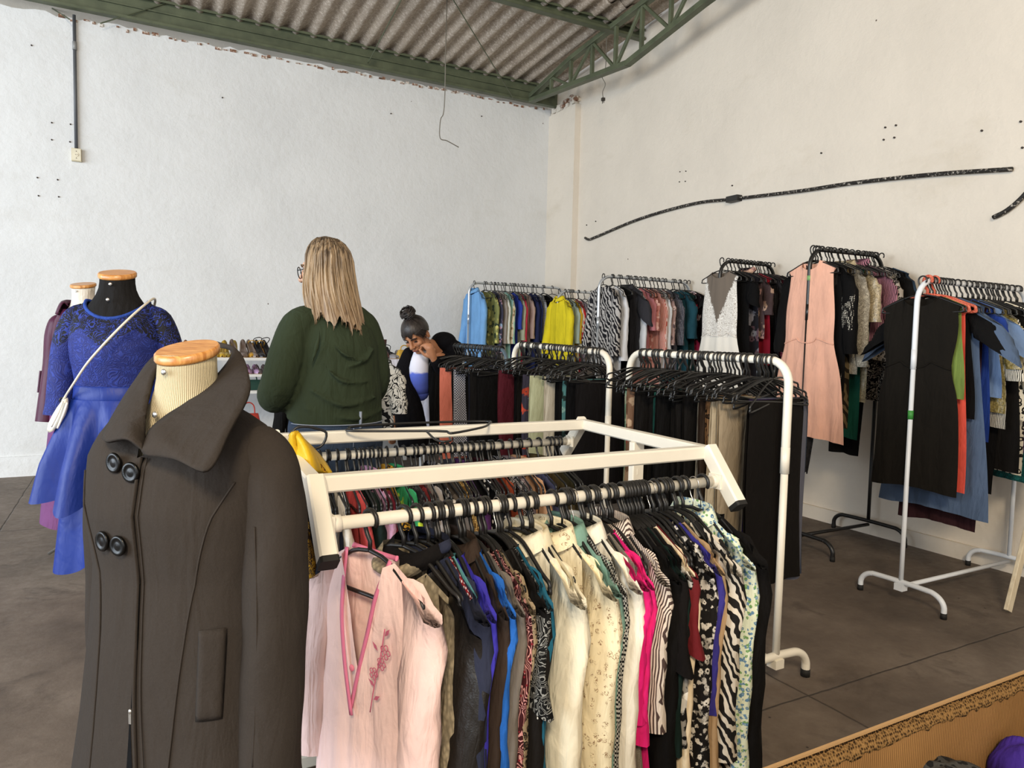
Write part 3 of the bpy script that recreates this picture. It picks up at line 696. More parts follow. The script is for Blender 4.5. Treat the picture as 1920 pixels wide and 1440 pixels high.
for (tt, nm, cat, lab, mt, op) in front:
    op = dict(op); rz = R(op.pop('rz', -88+rng.uniform(-1.2, 1.2))); cm = op.pop('col', None); slm = op.pop('slm', None); emb = op.pop('emblem', None); ex = op.pop('extra', None)
    op.setdefault('slope', .066); op.setdefault('t', .013); op.setdefault('ws', .2); op.setdefault('hem', .242); op.setdefault('zn', -.079); op.setdefault('sw', .01); op.setdefault('fold', .006)
    p = on_rail(fa, fb, tt); s = 7
    o = hang_garment(p, rz, nm, cat, lab, mt, FG, cm, slm, s, nu=24, nv=22, neck=op.pop('neck', 'round'), **op)
    if emb:
        mb = MB(); c0 = np.array((.247, -.032, -.40))
        for rr in (.021, .012, .006): mb.tube([c0+rr*np.array((math.cos(a)*.8+.2*(rr < .02), -.0*math.cos(a), math.sin(a)*1.1)) for a in np.linspace(0, 2*math.pi, 20)], .0016, 5, False)
        for a in np.linspace(0, 2*math.pi, 16, endpoint=False): mb.ell(c0+.026*np.array((math.cos(a)*.8, 0, math.sin(a)*1.1)), (.003, .0015, .003), 6, 4)
        q = mb.build('emblem', M_emb, o); q['label'] = 'small white round embroidered emblem'
    if ex:
        mb = MB(); mb.grid(lambda i, j: ((-1+2*i)*.212, -.024-.004*math.sin(i*9), -.62-.2*j), 12, 6); q = mb.build('panel', ex, o); q['label'] = 'rust brown lower panel'
    put_hanger(p, rz, 'black plastic hanger on the front rail of the white stand', 'hangers on the front rail', fine=True, kind='wire' if rng.random() < .12 else 'b')
for tt in [.235, .275, .30, .33, .37, .39, .45]+list(np.linspace(.53, .90, 14)):
    put_hanger(on_rail(fa, fb, tt+rng.uniform(-.006, .006)), R(-88+rng.uniform(-3, 3)), 'black plastic hanger on the front rail of the white stand', 'hangers on the front rail', fine=True, kind='wire' if rng.random() < .1 else 'b')
# pale pink robe turned to the camera at the left end
pk = fab('#e9c8c0', 'plain'); pkt = fab('#d97896', 'satin')
p = on_rail(fa, fb, .072)
robe = hang_garment(p, R(-68), 'robe', 'robe', 'pale pink robe with darker pink edging at the left end of the front rail', pk, FG, seed=7, ws=.184, L=.74, hem=.215, neck='deepv', un=.42, sleeve='long', sl=.46, sr=.06, t=.026, fold=.012, slope=.06, nu=30, nv=26)
put_hanger(p, R(-68), 'black plastic hanger holding the pale pink robe', 'hanger in the pink robe', fine=True)
mb = MB()
edge = [(.078, -.006, -.078), (.055, -.026, -.155), (.03, -.030, -.25), (.004, -.032, -.34), (-.02, -.036, -.44)]
mb.tube(smooth_path(edge, 6), [(.002, .0065)]*(6*4+1), 6); edge2 = [(-.078, -.006, -.078), (-.062, -.028, -.16), (-.058, -.034, -.24), (-.04, -.038, -.34), (-.01, -.042, -.45)]
mb.tube(smooth_path(edge2, 6), [(.002, .0065)]*(6*4+1), 6); q = mb.build('front_edging', pkt, robe); q['label'] = 'deeper pink satin edging'
mb = MB(); mb.tube([(.078*math.cos(a), .012+.022*math.sin(a), -.076-.012*math.sin(a)) for a in np.linspace(0, math.pi, 16)], [(.003, .007)]*16, 6); q = mb.build('neck_edging', pkt, robe); q['label'] = 'deeper pink satin edging'
r = random.Random(4); mb = MB()   # embroidered sprig of leaves and flowers
st = smooth_path([(.095, -.034, -.22), (.085, -.036, -.28), (.07, -.038, -.34), (.055, -.04, -.42)], 5); mb.tube(st, .0014, 5)
for (x, z, s_) in ((.10, -.27, .014), (.088, -.30, .012), (.062, -.33, .012)):
    for k in range(5):
        a = k*1.257; c = np.array((x+math.cos(a)*s_*.75, -.037, z+math.sin(a)*s_*.75))
        mb.tube([c+s_*.45*np.array((math.cos(b), 0, math.sin(b))) for b in np.linspace(0, 6.28, 9)], .0011, 5, False)
for (x, z, a) in ((.075, -.275, 2.4), (.098, -.235, .9), (.066, -.36, 2.6), (.062, -.39, .6)):
    c = np.array((x, -.0365, z)); d = np.array((math.cos(a), 0, math.sin(a))); n_ = np.array((-d[2], 0, d[0]))
    mb.add([c, c+d*.012+n_*.005, c+d*.026, c+d*.012-n_*.005], [(0, 1, 2, 3)])
q = mb.build('embroidery', fab('#c0647c'), robe); q['label'] = 'rose pink embroidered flower sprig'
mb = MB(); mb.ell((-.004, -.046, -.335), (.008, .004, .008)); mb.build('button', fab('#d8788c', 'satin'), robe)
# dark flowered dress and red skirt at the left end of the rear rail
BG = 'garments on the rear rail of the white stand'
p = on_rail(ba, bb, .045)
hang_garment(p, R(-84), 'dress', 'dress', 'long dark navy flowered dress below the gold lace blouse beside the charcoal coat', fab('#14151d', 'floral', '#5a6680', '#3b4254', .8), BG, seed=12, ws=.2, L=.74, zn=-.12, sleeve='long', sl=.4, t=.02)
p = on_rail(ba, bb, .075); hang_trousers(p, R(-80), 'crimson red skirt half hidden between the pink robe and the charcoal coat', fab('#8e1d35'), BG, 33, 'skirt', 'skirt', L=.6, w=.36, legs=False)
for q in (.045, .075): put_hanger(on_rail(ba, bb, q), R(-82), 'black plastic hanger on the rear rail of the white stand', 'hangers on the rear rail')
# rear rail
rear = [(.025, 'gold lace blouse', fab('#8a6412', 'lace', '#2a1a08')), (.10, 'mid grey cardigan', fab('#67635f')), (.135, 'navy blue jacket', fab('#1d2233')), (.165, 'white blouse', fab('#d8d2c8')), (.20, 'coral red cardigan', fab('#b8494a')),
 (.235, 'black blouse with green sheen', fab('#16201d')), (.262, 'lilac pink blouse', fab('#b48aa8')), (.29, 'wine red blouse', fab('#5a1626')), (.32, 'gold and black print blouse', fab('#b88a2e', 'leopard', '#1c1510')), (.35, 'emerald and lime print blouse', fab('#2f8a5a', 'floral', '#b6cf3a', '#1f5a4a', .8)),
 (.375, 'black and grey blouse', fab('#232225', 'paisley', '#4f4d50')), (.405, 'dark red plain blouse', fab('#5c1a1c')), (.44, 'pale grey jacket', fab('#8d8784')), (.475, 'black blouse with white flowers', fab('#1d1c1e', 'floral', '#d0ccc8', '#85828a', 1.4)), (.51, 'taupe brown jacket', fab('#5e5650')),
 (.545, 'brown gold paisley blouse', fab('#5e4520', 'paisley', '#d0b070', '#8a5a2a')), (.575, 'deep purple blouse', fab('#43204f')), (.61, 'black blouse with white rosettes', fab('#141416', 'dots', '#d8d4d0', None, .6)), (.65, 'burgundy velvet jacket', fab('#351018')), (.69, 'rust orange top', fab('#8e3f26')),
 (.725, 'black and white squiggle blouse', fab('#19181a', 'squiggle', '#a8a4a4')), (.76, 'mauve grey cardigan', fab('#6c5f62')), (.80, 'peach beige blouse', fab('#b58c6c')), (.835, 'slate blue blouse', fab('#3c3f5a')), (.875, 'olive brown jacket', fab('#3d331c')), (.915, 'dark olive coat', fab('#2e2a18'))]
for i, (tt, desc, mt) in enumerate(rear):
    p = on_rail(ba, bb, tt); rz = R(-90+rng.uniform(-6, 6)); nm = desc.split()[-1]
    hang_garment(p, rz, nm, nm, desc+' on the rear rail of the white stand' + (', right of the '+rear[i-1][1] if 0 else ''), mt, BG, seed=S(), ws=.2, L=rng.uniform(.55, .7), sleeve=rng.choice(['long', 'long', 'short']), sl=.45 if rng.random() < .7 else .3, slope=.055, t=.016, zn=-.078, nu=16, nv=12, collar=rng.choice([None, 'shirt', None]))
    put_hanger(p, rz, 'black plastic hanger on the rear rail of the white stand', 'hangers on the rear rail')
for tt in list(np.linspace(.06, .30, 10))+list(np.linspace(.42, .68, 13))+[.72, .79, .835, .93, .95, .965]:
    put_hanger(on_rail(ba, bb, tt), R(-90+rng.uniform(-8, 8)), 'black plastic hanger on the rear rail of the white stand', 'hangers on the rear rail')

SPARE = []
# ------------------------------------------------------------------ garment racks by the right-hand wall (all stand at right angles to it)
def wall_rack(name, label, y, x0, x1, z, mat, items, prefix, n_extra, zn=-.08, z1=None, seed=3, foot=.23, rackref='', sp=None, foot_off=(0, 0), **rk):
    e, a, b, z, z1 = rail_rack(name, label, (x0, y), (x1, y), z, mat, foot=foot, z1=z1, foot_off=foot_off, **rk)
    grp = 'garments on the '+prefix; hg = 'hangers on the '+prefix; hl = 'black plastic hanger on the '+prefix
    n = len(items); L = x1-x0
    for i, it in enumerate(items):
        tt, nm, lab, mt, op = it; op = dict(op); x = x0+L*tt; zz = z+(z1-z)*tt
        rz = R(op.pop('rz', -90+rng.uniform(-7, 7))); kind = op.pop('kind', 'top'); cm = op.pop('col', None); slm = op.pop('slm', None); dz = op.pop('dz', 0.); hk = op.pop('hk', 'b'); dy = op.pop('dy', 0.)
        p = (x, y+dy, zz+dz)
        if kind == 'trousers': o = hang_trousers(p, rz, lab, mt, grp, S(), nm, nm, **op)
        else:
            op.setdefault('slope', .055); op.setdefault('zn', -.078); op.setdefault('t', .014); op.setdefault('ws', .195); op.setdefault('nu', 18); op.setdefault('nv', 14)
            o = hang_garment(p, rz, nm, nm, lab, mt, grp, cm, slm, seed, **op)
        if dz == 0 and hk: put_hanger(p, rz, hl if hk == 'b' else 'white plastic hanger on the '+prefix, hg if hk == 'b' else 'white hangers on the '+prefix, hk)
    for k in range(n_extra):
        tt = .1+.82*(k+.5)/n_extra; SPARE.append(((x0+L*tt, y, z+(z1-z)*tt), R(-90+rng.uniform(-14, 14)), 0., 's'))
    return e
bk = fab('#0e0d0d'); bk2 = fab('#141211')
wall_rack('clothes_rack', 'white rack at far right with the black dress in front', 2.2, 3.50, 4.52, 1.665, M_white2, [
 (0.085, 'blouse', 'olive green blouse peeking out behind the plain black dress at far right', fab('#6d7f3c'), dict(L=.5, t=.01, ws=.2, sleeve='none')),
 (0.035, 'dress', 'plain black sleeveless dress hanging in front on the far right white rack', fab('#171410'), dict(L=.98, ws=.2, hem=.22, sleeve='none', un=.42, neck='round', t=.022, fold=.004, waist=.36, nu=26, nv=22, sw=.01)),
 (0.100, 'dress', 'coral red long dress just behind the plain black dress', fab('#d4503f'), dict(L=.96, ws=.2, hem=.235, sleeve='none', t=.012)),
 (0.150, 'jacket', 'black short-sleeved jacket between the coral dress and the dusty blue dress', bk, dict(L=.6, sleeve='short', sl=.2, sr=.08, so=.10)),
 (0.200, 'dress', 'dusty blue long dress with wide short sleeves behind the black dress', fab('#4c5c74'), dict(L=1.10, ws=.215, hem=.30, sleeve='short', sl=.22, sr=.1, t=.022, so=.11)),
 (0.250, 'dress', 'dark maroon long dress showing only its hem under the dusty blue dress', fab('#2a1014'), dict(L=1.18, ws=.19, hem=.2, sleeve='none')),
 (0.330, 'dress', 'royal blue and black dress right of the dusty blue dress', fab('#1f3a86'), dict(L=.72, ws=.2, hem=.22, sleeve='short', sl=.15)),
 (0.380, 'shirt', 'light blue wide-sleeved shirt behind the dusty blue dress', fab('#6f88ad'), dict(L=.5, sleeve='short', sl=.22, sr=.09, so=.1)),
 (0.430, 'blouse', 'gold glittery blouse on the far right white rack', fab('#8a7a46', 'sequin'), dict(L=.58, sleeve='half', sl=.28)),
 (0.470, 'shirt', 'black and white striped shirt with tie ends on the far right white rack', fab('#e2dccd', 'stripe', '#1a1815', None, 3.6), dict(L=.66, sleeve='half', sl=.34, sr=.06)),
 (0.520, 'trousers', 'black trousers with white side piping on the far right white rack', bk, dict(kind='trousers', L=.95, w=.26)),
 (0.570, 'dress', 'black dress with pink sash near the wall end of the far right white rack', bk2, dict(L=.9, ws=.2, sleeve='short', sl=.2)),
 (0.620, 'blouse', 'white blouse with large black leopard spots on the far right white rack', fab('#d8cdb6', 'leopard', '#16130f', None, .75), dict(L=.62, ws=.21, sleeve='long', sl=.4, sr=.07, t=.022)),
 (0.670, 'dress', 'black and white leopard spot dress hem below the leopard blouse', fab('#d2c8b4', 'leopard', '#14110e', None, .8), dict(L=.92, ws=.18, sleeve='none')),
 (0.720, 'dress', 'purple dress with narrow skirt near the wall at far right', fab('#3a2046'), dict(L=.8, ws=.18, sleeve='none')),
 (0.780, 'blouse', 'long black blouse left of the brown leopard coat', bk, dict(L=.8, sleeve='long', sl=.5)),
 (0.840, 'dress', 'teal lace dress showing its hem under the far right white rack', fab('#1f6a68', 'lace', '#123f40'), dict(L=.99, ws=.19, hem=.24, sleeve='none')),
 (0.910, 'coat', 'brown leopard print coat at the wall end of the far right white rack', fab('#8a6a48', 'leopard', '#17110c', '#5a4028', .7), dict(L=.8, ws=.2, sleeve='long', sl=.5, t=.024)),
], 'far right white rack', 16, foot=.225)
for q in (.02, .075): put_hanger((3.50+1.02*q+.06, 2.2, 1.668), R(-84), 'coral lace padded hanger at the front of the far right white rack', 'coral hangers on the far right white rack', 'c')
mb = MB(); mb.tube([(0, 0, 0), (0, 0, .03)], .0138, 12); tag(mb.build('green_sticker', solid('pale_green_tape', '#7fae6a', .5), None, (3.80, 3.1, 1.735)), 'pale green sticker high on the post of the tall black rack', 'sticker')
mb = MB(); mb.tube([(0, 0, 0), (0, 0, .045)], .0138, 12); tag(mb.build('green_sticker', solid('green_tape', '#3f8f3e', .5), None, (3.50, 2.2, .96)), 'round green sticker wrapped round the post of the far right white rack', 'sticker')
wall_rack('clothes_rack', 'black rack with the peach dress in front', 3.1, 3.80, 4.52, 1.935, M_blackm, [
 (0.070, 'top', 'black sheer lace top with a pointed hem under the peach dress', fab('#131212', 'lace', '#2c2a2a'), dict(L=1.35, ws=.17, hem=.02, sleeve='none', t=.008)),
 (0.030, 'dress', 'peach pink sleeveless dress in front on the tall black rack', fab('#e0ab93'), dict(L=1.12, ws=.185, hem=.31, sleeve='none', un=.4, neck='round', t=.022, fold=.016, waist=.52, nu=30, nv=24, sw=.0)),
 (0.100, 'jacket', 'black jacket on the wall side behind the peach dress', bk, dict(L=.8, ws=.21, sleeve='long', sl=.5, t=.022)),
 (0.150, 'top', 'black top with sequin chain trim right of the peach dress', fab('#1a1918', 'dots', '#c9c2b4', None, 1.6), dict(L=.75, sleeve='long', sl=.36)),
 (0.310, 'blouse', 'ivory lace long-sleeved blouse on the tall black rack', fab('#c9c0ad', 'lace', '#8d8577'), dict(L=.7, sleeve='long', sl=.58, sr=.05, t=.018)),
 (0.260, 'dress', 'gold and brown animal print dress on the tall black rack', fab('#6c5c40', 'zebra', '#241d13', None, .9), dict(L=1.04, ws=.18, hem=.22, sleeve='none')),
 (0.460, 'blouse', 'champagne sequined blouse on the tall black rack', fab('#a89878', 'sequin'), dict(L=.88, sleeve='long', sl=.3, collar='lapel', t=.02)),
 (0.400, 'dress', 'emerald green dress squeezed behind the champagne sequined blouse', fab('#0f4a3c'), dict(L=1.12, ws=.18, sleeve='none')),
 (0.640, 'trousers', 'long black trousers hanging lowest on the tall black rack', bk, dict(kind='trousers', L=1.18, w=.3, taper=.8)),
 (0.640, 'scarf', 'pink and black striped scarf-neck top on the tall black rack', fab('#b0788a', 'stripe', '#1e1719', None, 3), dict(L=.5, sleeve='half', sl=.3, collar='cowl')),
 (0.750, 'blouse', 'grey leopard print blouse with sleeves on the tall black rack', fab('#a2978a', 'leopard', '#1c1916', '#5d554d', 1.1), dict(L=.62, ws=.205, sleeve='long', sl=.4, sr=.06, t=.02)),
 (0.830, 'dress', 'black and white abstract print dress on the tall black rack', fab('#1a1a1e', 'squiggle', '#b4aea4', None, .8), dict(L=.9, sleeve='none', ws=.2)),
 (0.900, 'jacket', 'black wide jacket near the wall on the tall black rack', bk2, dict(L=.7, ws=.22, sleeve='long', sl=.5, t=.024)),
 (0.980, 'jacket', 'dark denim jacket at the wall end of the tall black rack', fab('#2f4154', 'denim', '#1c2734'), dict(L=.6, ws=.22, sleeve='long', sl=.5, t=.024)),
], 'tall black rack with the peach dress', 10, z1=1.94, foot=.27, foot_off=(.0, 0))

t = NT('lace_gown'); p = t.sep(t.tc()); ax = t.math('ABSOLUTE', p[0]); zz = p[2]
n1 = t.noise(34, 2, .5, dist=1.5); ln = t.math('SINE', t.math('MULTIPLY', n1, 50.0)); lace = t.ramp(ln, [(.2, lin('#e6e2da')), (.6, lin('#a79c90'))])
vv = t.math('SUBTRACT', ax, t.math('MULTIPLY', t.math('ADD', zz, .47), .42))      # deep V of sheer taupe net
m1 = t.ramp(t.math('ADD', vv, t.math('MULTIPLY', t.math('SUBTRACT', n1, .5), .05)), [(.0, (1, 1, 1, 1)), (.012, (0, 0, 0, 1))])
col = t.mix(m1, lace, lin('#6d6257')); m2 = t.ramp(t.math('ADD', zz, 1.0), [(.41, (1, 1, 1, 1)), (.43, (0, 0, 0, 1))])
col = t.mix(m2, col, lin('#e2dcd0')); t.fin(col, .8, .2); M_gown = t.m
wall_rack('clothes_rack', 'black rack with the white lace gown in front', 4.05, 3.97, 4.55, 1.955, M_blackm, [
 (0.020, 'gown', 'white lace gown with taupe neckline in front on a black rack', M_gown, dict(L=1.15, ws=.175, hem=.30, sleeve='none', neck='round', un=.5, t=.02, fold=.014, waist=.5, nu=30, nv=22)),
 (0.200, 'dress', 'plain black dress right of the white lace gown', bk, dict(L=1.0, ws=.2, sleeve='short', sl=.2, t=.02)),
 (0.360, 'blouse', 'dark sleeveless blouse with grey floral print on the lace gown rack', fab('#201f24', 'floral', '#8d8a92', '#5e4850', .8), dict(L=.8, sleeve='none')),
 (0.480, 'blouse', 'beige and pink ruffled-neck blouse right of the white lace gown', fab('#4a3a3a', 'floral', '#c9a48c', '#a88078', .8), dict(L=.5, sleeve='half', sl=.25, collar='cowl')),
 (0.550, 'dress', 'crimson dress showing as a red strip on the lace gown rack', fab('#8e1426'), dict(L=.7, sleeve='none', ws=.21)),
 (0.720, 'dress', 'black dress with fine sparkle on the lace gown rack', fab('#191818', 'dots', '#3f3d40', None, 3), dict(L=.95, ws=.205, sleeve='long', sl=.4, t=.02)),
 (0.820, 'blouse', 'wine and white floral blouse on the lace gown rack', fab('#4c1626', 'floral', '#d3c6c0', '#8a3a4a', .8), dict(L=.66, sleeve='long', sl=.36)),
 (0.900, 'blouse', 'plum grey blouse at the wall end of the lace gown rack', fab('#4a3a46'), dict(L=.7, sleeve='long', sl=.4)),
 (0.970, 'jacket', 'black jacket at the wall end of the lace gown rack', bk2, dict(L=.9, ws=.22, sleeve='long', sl=.5, t=.024)),
], 'black rack with the white lace gown', 12, foot=.25)
zeb = fab('#a8a39e', 'zebra', '#17161a', None, 1.5)
wall_rack('clothes_rack', 'silver rack with the zebra print top in front', 5.05, 3.56, 4.58, 1.88, M_silver, [
 (0.040, 'sweater', 'grey and black zebra print top in front on the silver rack', zeb, dict(L=.72, ws=.2, hem=.23, sleeve='long', sl=.52, sr=.06, neck='v', t=.024, slm=zeb, nu=24, nv=18)),
 (0.130, 'jacket', 'white jacket just right of the zebra print top', fab('#d6d6d8'), dict(L=.78, sleeve='long', sl=.56, sr=.06, t=.022)),
 (0.200, 'dress', 'black dress behind the white jacket on the silver rack', bk, dict(L=.9, sleeve='none')),
 (0.290, 'shirt', 'charcoal short-sleeved shirt right of the white jacket', fab('#2b2a2e'), dict(L=.6, ws=.21, sleeve='short', sl=.24, sr=.09, collar='shirt', t=.02, so=.09)),
 (0.330, 'blouse', 'pale grey-white blouse under the charcoal short-sleeved shirt', fab('#c9cacc'), dict(L=.7, sleeve='long', sl=.5, sr=.06)),
 (0.370, 'blouse', 'dusty rose blouse on the silver rack with the zebra print top', fab('#b06f72'), dict(L=.62, sleeve='half', sl=.3)),
 (0.430, 'blouse', 'salmon pink patterned blouse on the silver rack', fab('#b8766a', 'floral', '#d8aca0', '#8e5048', 1.2), dict(L=.62, sleeve='half', sl=.3)),
 (0.490, 'dress', 'coral red and white striped dress on the silver rack', fab('#b04a3c', 'stripe', '#d8b8aa', None, 3), dict(L=.86, sleeve='long', sl=.5)),
 (0.550, 'blouse', 'pale pink blouse on the silver rack with the zebra print top', fab('#cdb2a8'), dict(L=.66, sleeve='long', sl=.46)),
 (0.590, 'shirt', 'white shirt between the pale pink blouse and the rose print blouse', fab('#cfcfd0'), dict(L=.7, sleeve='long', sl=.46)),
 (0.630, 'blouse', 'rose and grey small print blouse on the silver rack', fab('#9c8078', 'floral', '#5a4a4c', '#c8b0a6', 1.4), dict(L=.7, sleeve='long', sl=.42)),
 (0.680, 'blouse', 'dark grey blouse left of the deep teal dress', fab('#4a4a52', 'dots', '#8b8990', None, 2), dict(L=.72, sleeve='long', sl=.42)),
 (0.820, 'dress', 'deep teal dress near the wall end of the silver rack', fab('#1c4652'), dict(L=.84, ws=.21, sleeve='long', sl=.36, sr=.07, t=.026)),
 (0.880, 'dress', 'dark green dress right against the deep teal dress', fab('#14302e'), dict(L=.8, sleeve='none')),
 (0.940, 'dress', 'crimson and white big-flower dress at the wall end of the silver rack', fab('#221a1e', 'floral', '#b02a4a', '#d8c0c0', .55), dict(L=.9, ws=.21, sleeve='half', sl=.3, sr=.07, t=.024)),
 (0.985, 'jacket', 'black jacket last at the wall end of the silver rack', bk2, dict(L=.8, ws=.22, sleeve='long', sl=.5)),
], 'silver rack with the zebra print top', 10, foot=.25)
wall_rack('clothes_rack', 'short silver rack with the yellow jacket in front', 6.5, 4.05, 4.56, 1.85, M_silver, [
 (0.030, 'jacket', 'bright yellow jacket in front on the short silver rack', fab('#dcc825'), dict(L=.72, ws=.21, hem=.25, sleeve='long', sl=.52, sr=.07, t=.026, collar='shirt', nu=24, nv=18)),
 (0.180, 'dress', 'mint grey dress right of the bright yellow jacket', fab('#a8b8ae'), dict(L=.86, sleeve='long', sl=.4)),
 (0.260, 'blouse', 'pale cream blouse behind the mint grey dress', fab('#d8d4bc'), dict(L=.8, sleeve='long', sl=.46)),
 (0.310, 'shirt', 'mustard yellow shirt left of the scarlet one in the corner', fab('#d0a81e'), dict(L=.7, sleeve='long', sl=.4)),
 (0.380, 'shirt', 'scarlet red shirt on the short silver rack in the corner', fab('#b8242a'), dict(L=.84, sleeve='long', sl=.4, t=.018)),
 (0.520, 'blouse', 'pale lilac grey blouse last on the short silver rack', fab('#b3aab2'), dict(L=.8, sleeve='long', sl=.46)),
], 'short silver rack in the corner', 5, foot=.25)
wall_rack('clothes_rack', 'long silver rack with the light blue shirt in the far corner', 7.1, 3.28, 4.5, 1.93, M_silver, [
 (0.050, 'shirt', 'light blue shirt in front on the long silver rack', fab('#6f9dcb'), dict(L=.95, ws=.205, hem=.25, sleeve='long', sl=.6, sr=.06, t=.024, collar='shirt', nu=24, nv=18)),
 (0.170, 'blouse', 'yellow green leaf print blouse right of the light blue shirt', fab('#7d7f4c', 'floral', '#c8c070', '#2e3a2c', 1), dict(L=.72, sleeve='long', sl=.5)),
 (0.220, 'blouse', 'dark multicolour flower blouse on the long silver rack', fab('#3a3a4c', 'floral', '#b890a0', '#8ea0b8', 1), dict(L=.85, sleeve='long', sl=.6)),
 (0.260, 'cardigan', 'taupe grey cardigan left of the white shirt on the long silver rack', fab('#8b8178'), dict(L=.85, sleeve='long', sl=.5)),
 (0.290, 'shirt', 'off-white shirt on the long silver rack in the far corner', fab('#cfcfc4'), dict(L=.84, sleeve='long', sl=.5)),
 (0.330, 'blouse', 'mint green blouse on the long silver rack', fab('#8fb8ae'), dict(L=.84, sleeve='long', sl=.5)),
 (0.370, 'blouse', 'cream blouse with tan flower print on the long silver rack', fab('#c8bba0', 'floral', '#8a7050', '#b8a078', 1.2), dict(L=.84, sleeve='long', sl=.5)),
 (0.415, 'dress', 'ultramarine blue dress on the long silver rack', fab('#27388e'), dict(L=.9, sleeve='half', sl=.34)),
 (0.440, 'blouse', 'beige green blouse left of the raspberry red one', fab('#9a9c84'), dict(L=.86, sleeve='long', sl=.46)),
 (0.470, 'blouse', 'raspberry red blouse on the long silver rack', fab('#b23048'), dict(L=.82, sleeve='long', sl=.5)),
 (0.500, 'dress', 'grey green dress right of the raspberry red blouse', fab('#55625c'), dict(L=.86, sleeve='none')),
 (0.535, 'blouse', 'pinkish taupe blouse left of the navy dress', fab('#9c857a'), dict(L=.62, sleeve='long', sl=.44)),
 (0.600, 'dress', 'dark navy dress on the long silver rack', fab('#1b2144'), dict(L=.92, ws=.205, sleeve='long', sl=.5, t=.022)),
 (0.650, 'dress', 'navy dress right behind the dark navy dress', fab('#20284e'), dict(L=.9, sleeve='long', sl=.46)),
 (0.700, 'blouse', 'black and white cross-striped blouse on the long silver rack', fab('#c5c5c5', 'hstripe', '#26262a', None, 3), dict(L=.9, sleeve='long', sl=.5)),
 (0.780, 'blouse', 'black blouse at the corner end of the long silver rack', bk, dict(L=.8, sleeve='long', sl=.46)),
], 'long silver rack in the far corner', 8, foot=.25)

# ------------------------------------------------------------------ three low trouser racks in a row, parallel to the right-hand wall
def low_rack(label, prefix, y0, y1, z, z1, mat, n_h, pants, x=2.2, seed=1, postr=.0165):
    e, a, b, z, z1 = rail_rack('trouser_rack', label, (x, y0), (x, y1), z, mat, post_r=postr, foot=.175, z1=z1, r_arch=.09)
    r = random.Random(seed); L = y1-y0; ty = []
    for i, it in enumerate(pants):
        tt, lab, mt, op = it; op = dict(op); hp_ = np.array((x, y0+L*tt, z+(z1-z)*tt)); p = hp_+np.array((max(-.12, min(.13, op.pop('dx', 0))), 0, 0)); rz = R(op.pop('rz', r.uniform(-9, 9)))
        nm = op.pop('name', 'trousers')
        hang_trousers(p, rz, lab, mt, 'clothes on the '+prefix, S(), nm, nm, **op); put_hanger(hp_, rz, 'black plastic hanger on the '+prefix, 'hangers on the '+prefix, 'b', tilt=r.uniform(-.05, .05))
    for k in range(n_h):
        tt = .06+.86*(k+r.random()*.8)/n_h
        q = ((x, y0+L*tt, z+(z1-z)*tt), R(r.uniform(-26, 26)+(180 if r.random() < .4 else 0)), r.uniform(-.2, .2))
        if k % 2: SPARE.append(q+('b',))
        else: put_hanger(q[0], q[1], 'black plastic hanger on the '+prefix, 'hangers on the '+prefix, 'b', tilt=q[2])
    return e
bl = 'black trousers on the white trouser rack nearest the front'; B_ = lambda tt, lab, **k: (tt, lab, rng.choice([bk, bk2, fab('#131112'), fab('#0d0d0f')]), k)
low_rack('white low trouser rack standing right behind the display stand', 'nearest low trouser rack', 1.865, 2.84, 1.262, 1.268, M_white, 28, [
 (.075, 'wide black trousers hanging first at the front end of the nearest low rack', fab('#110e0c'), dict(w=.33, L=.72, t=.02, taper=.98, rz=4)),
 (.115, 'grey-blue jeans folded low behind the front black trousers of the nearest low rack', fab('#4b4c56', 'denim', '#6b6b74'), dict(w=.25, L=.74, taper=1.05, dx=.15, rz=-8)),
 (.15, 'slate blue trousers showing beyond the grey-blue jeans', fab('#2a313e'), dict(w=.24, L=.74, taper=1.1, dx=.21, rz=-6)),
 (.10, 'dark purple trousers reaching just below the front black trousers', fab('#24123f'), dict(w=.17, L=.79, dx=-.04)),
 (.20, 'tan beige trousers on the nearest low trouser rack', fab('#96866e'), dict(w=.26, L=.7, dx=-.04)),
 (.235, 'pale stone trousers left of the tan beige ones', fab('#a89a82'), dict(w=.26, L=.66, dx=-.06)),
 (.28, 'brown leopard print trousers left of the pale stone ones', fab('#7a5a3c', 'leopard', '#1c140e', '#4e3824'), dict(w=.25, L=.6)),
 (.32, 'dark brown trousers on the nearest low trouser rack', fab('#2b2018'), dict(w=.28, L=.7)),
 (.37, 'off-white trousers showing as a pale edge on the nearest low rack', fab('#b9b0a0'), dict(w=.25, L=.72, dx=-.02)),
 B_(.42, bl), B_(.47, bl, w=.29), B_(.52, bl), B_(.57, bl, w=.28),
 (.62, 'dark teal green trousers on the nearest low trouser rack', fab('#1f4f48'), dict(w=.25, L=.66, dx=-.04)),
 B_(.67, bl), B_(.71, bl, w=.3),
 (.76, 'brown and rose flower print trousers on the nearest low trouser rack', fab('#6d5240', 'floral', '#b59a80', '#8a4a40', .8), dict(w=.28, L=.62, dx=-.04)),
 (.80, 'sea green flower print trousers behind the brown flower print ones', fab('#7fa08c', 'floral', '#c8d0b8', '#4a6a5a', .8), dict(w=.28, L=.66, dx=-.06)),
 B_(.85, bl, w=.3), B_(.9, bl, w=.3)], seed=2)
bl2 = 'black trousers on the middle white trouser rack'
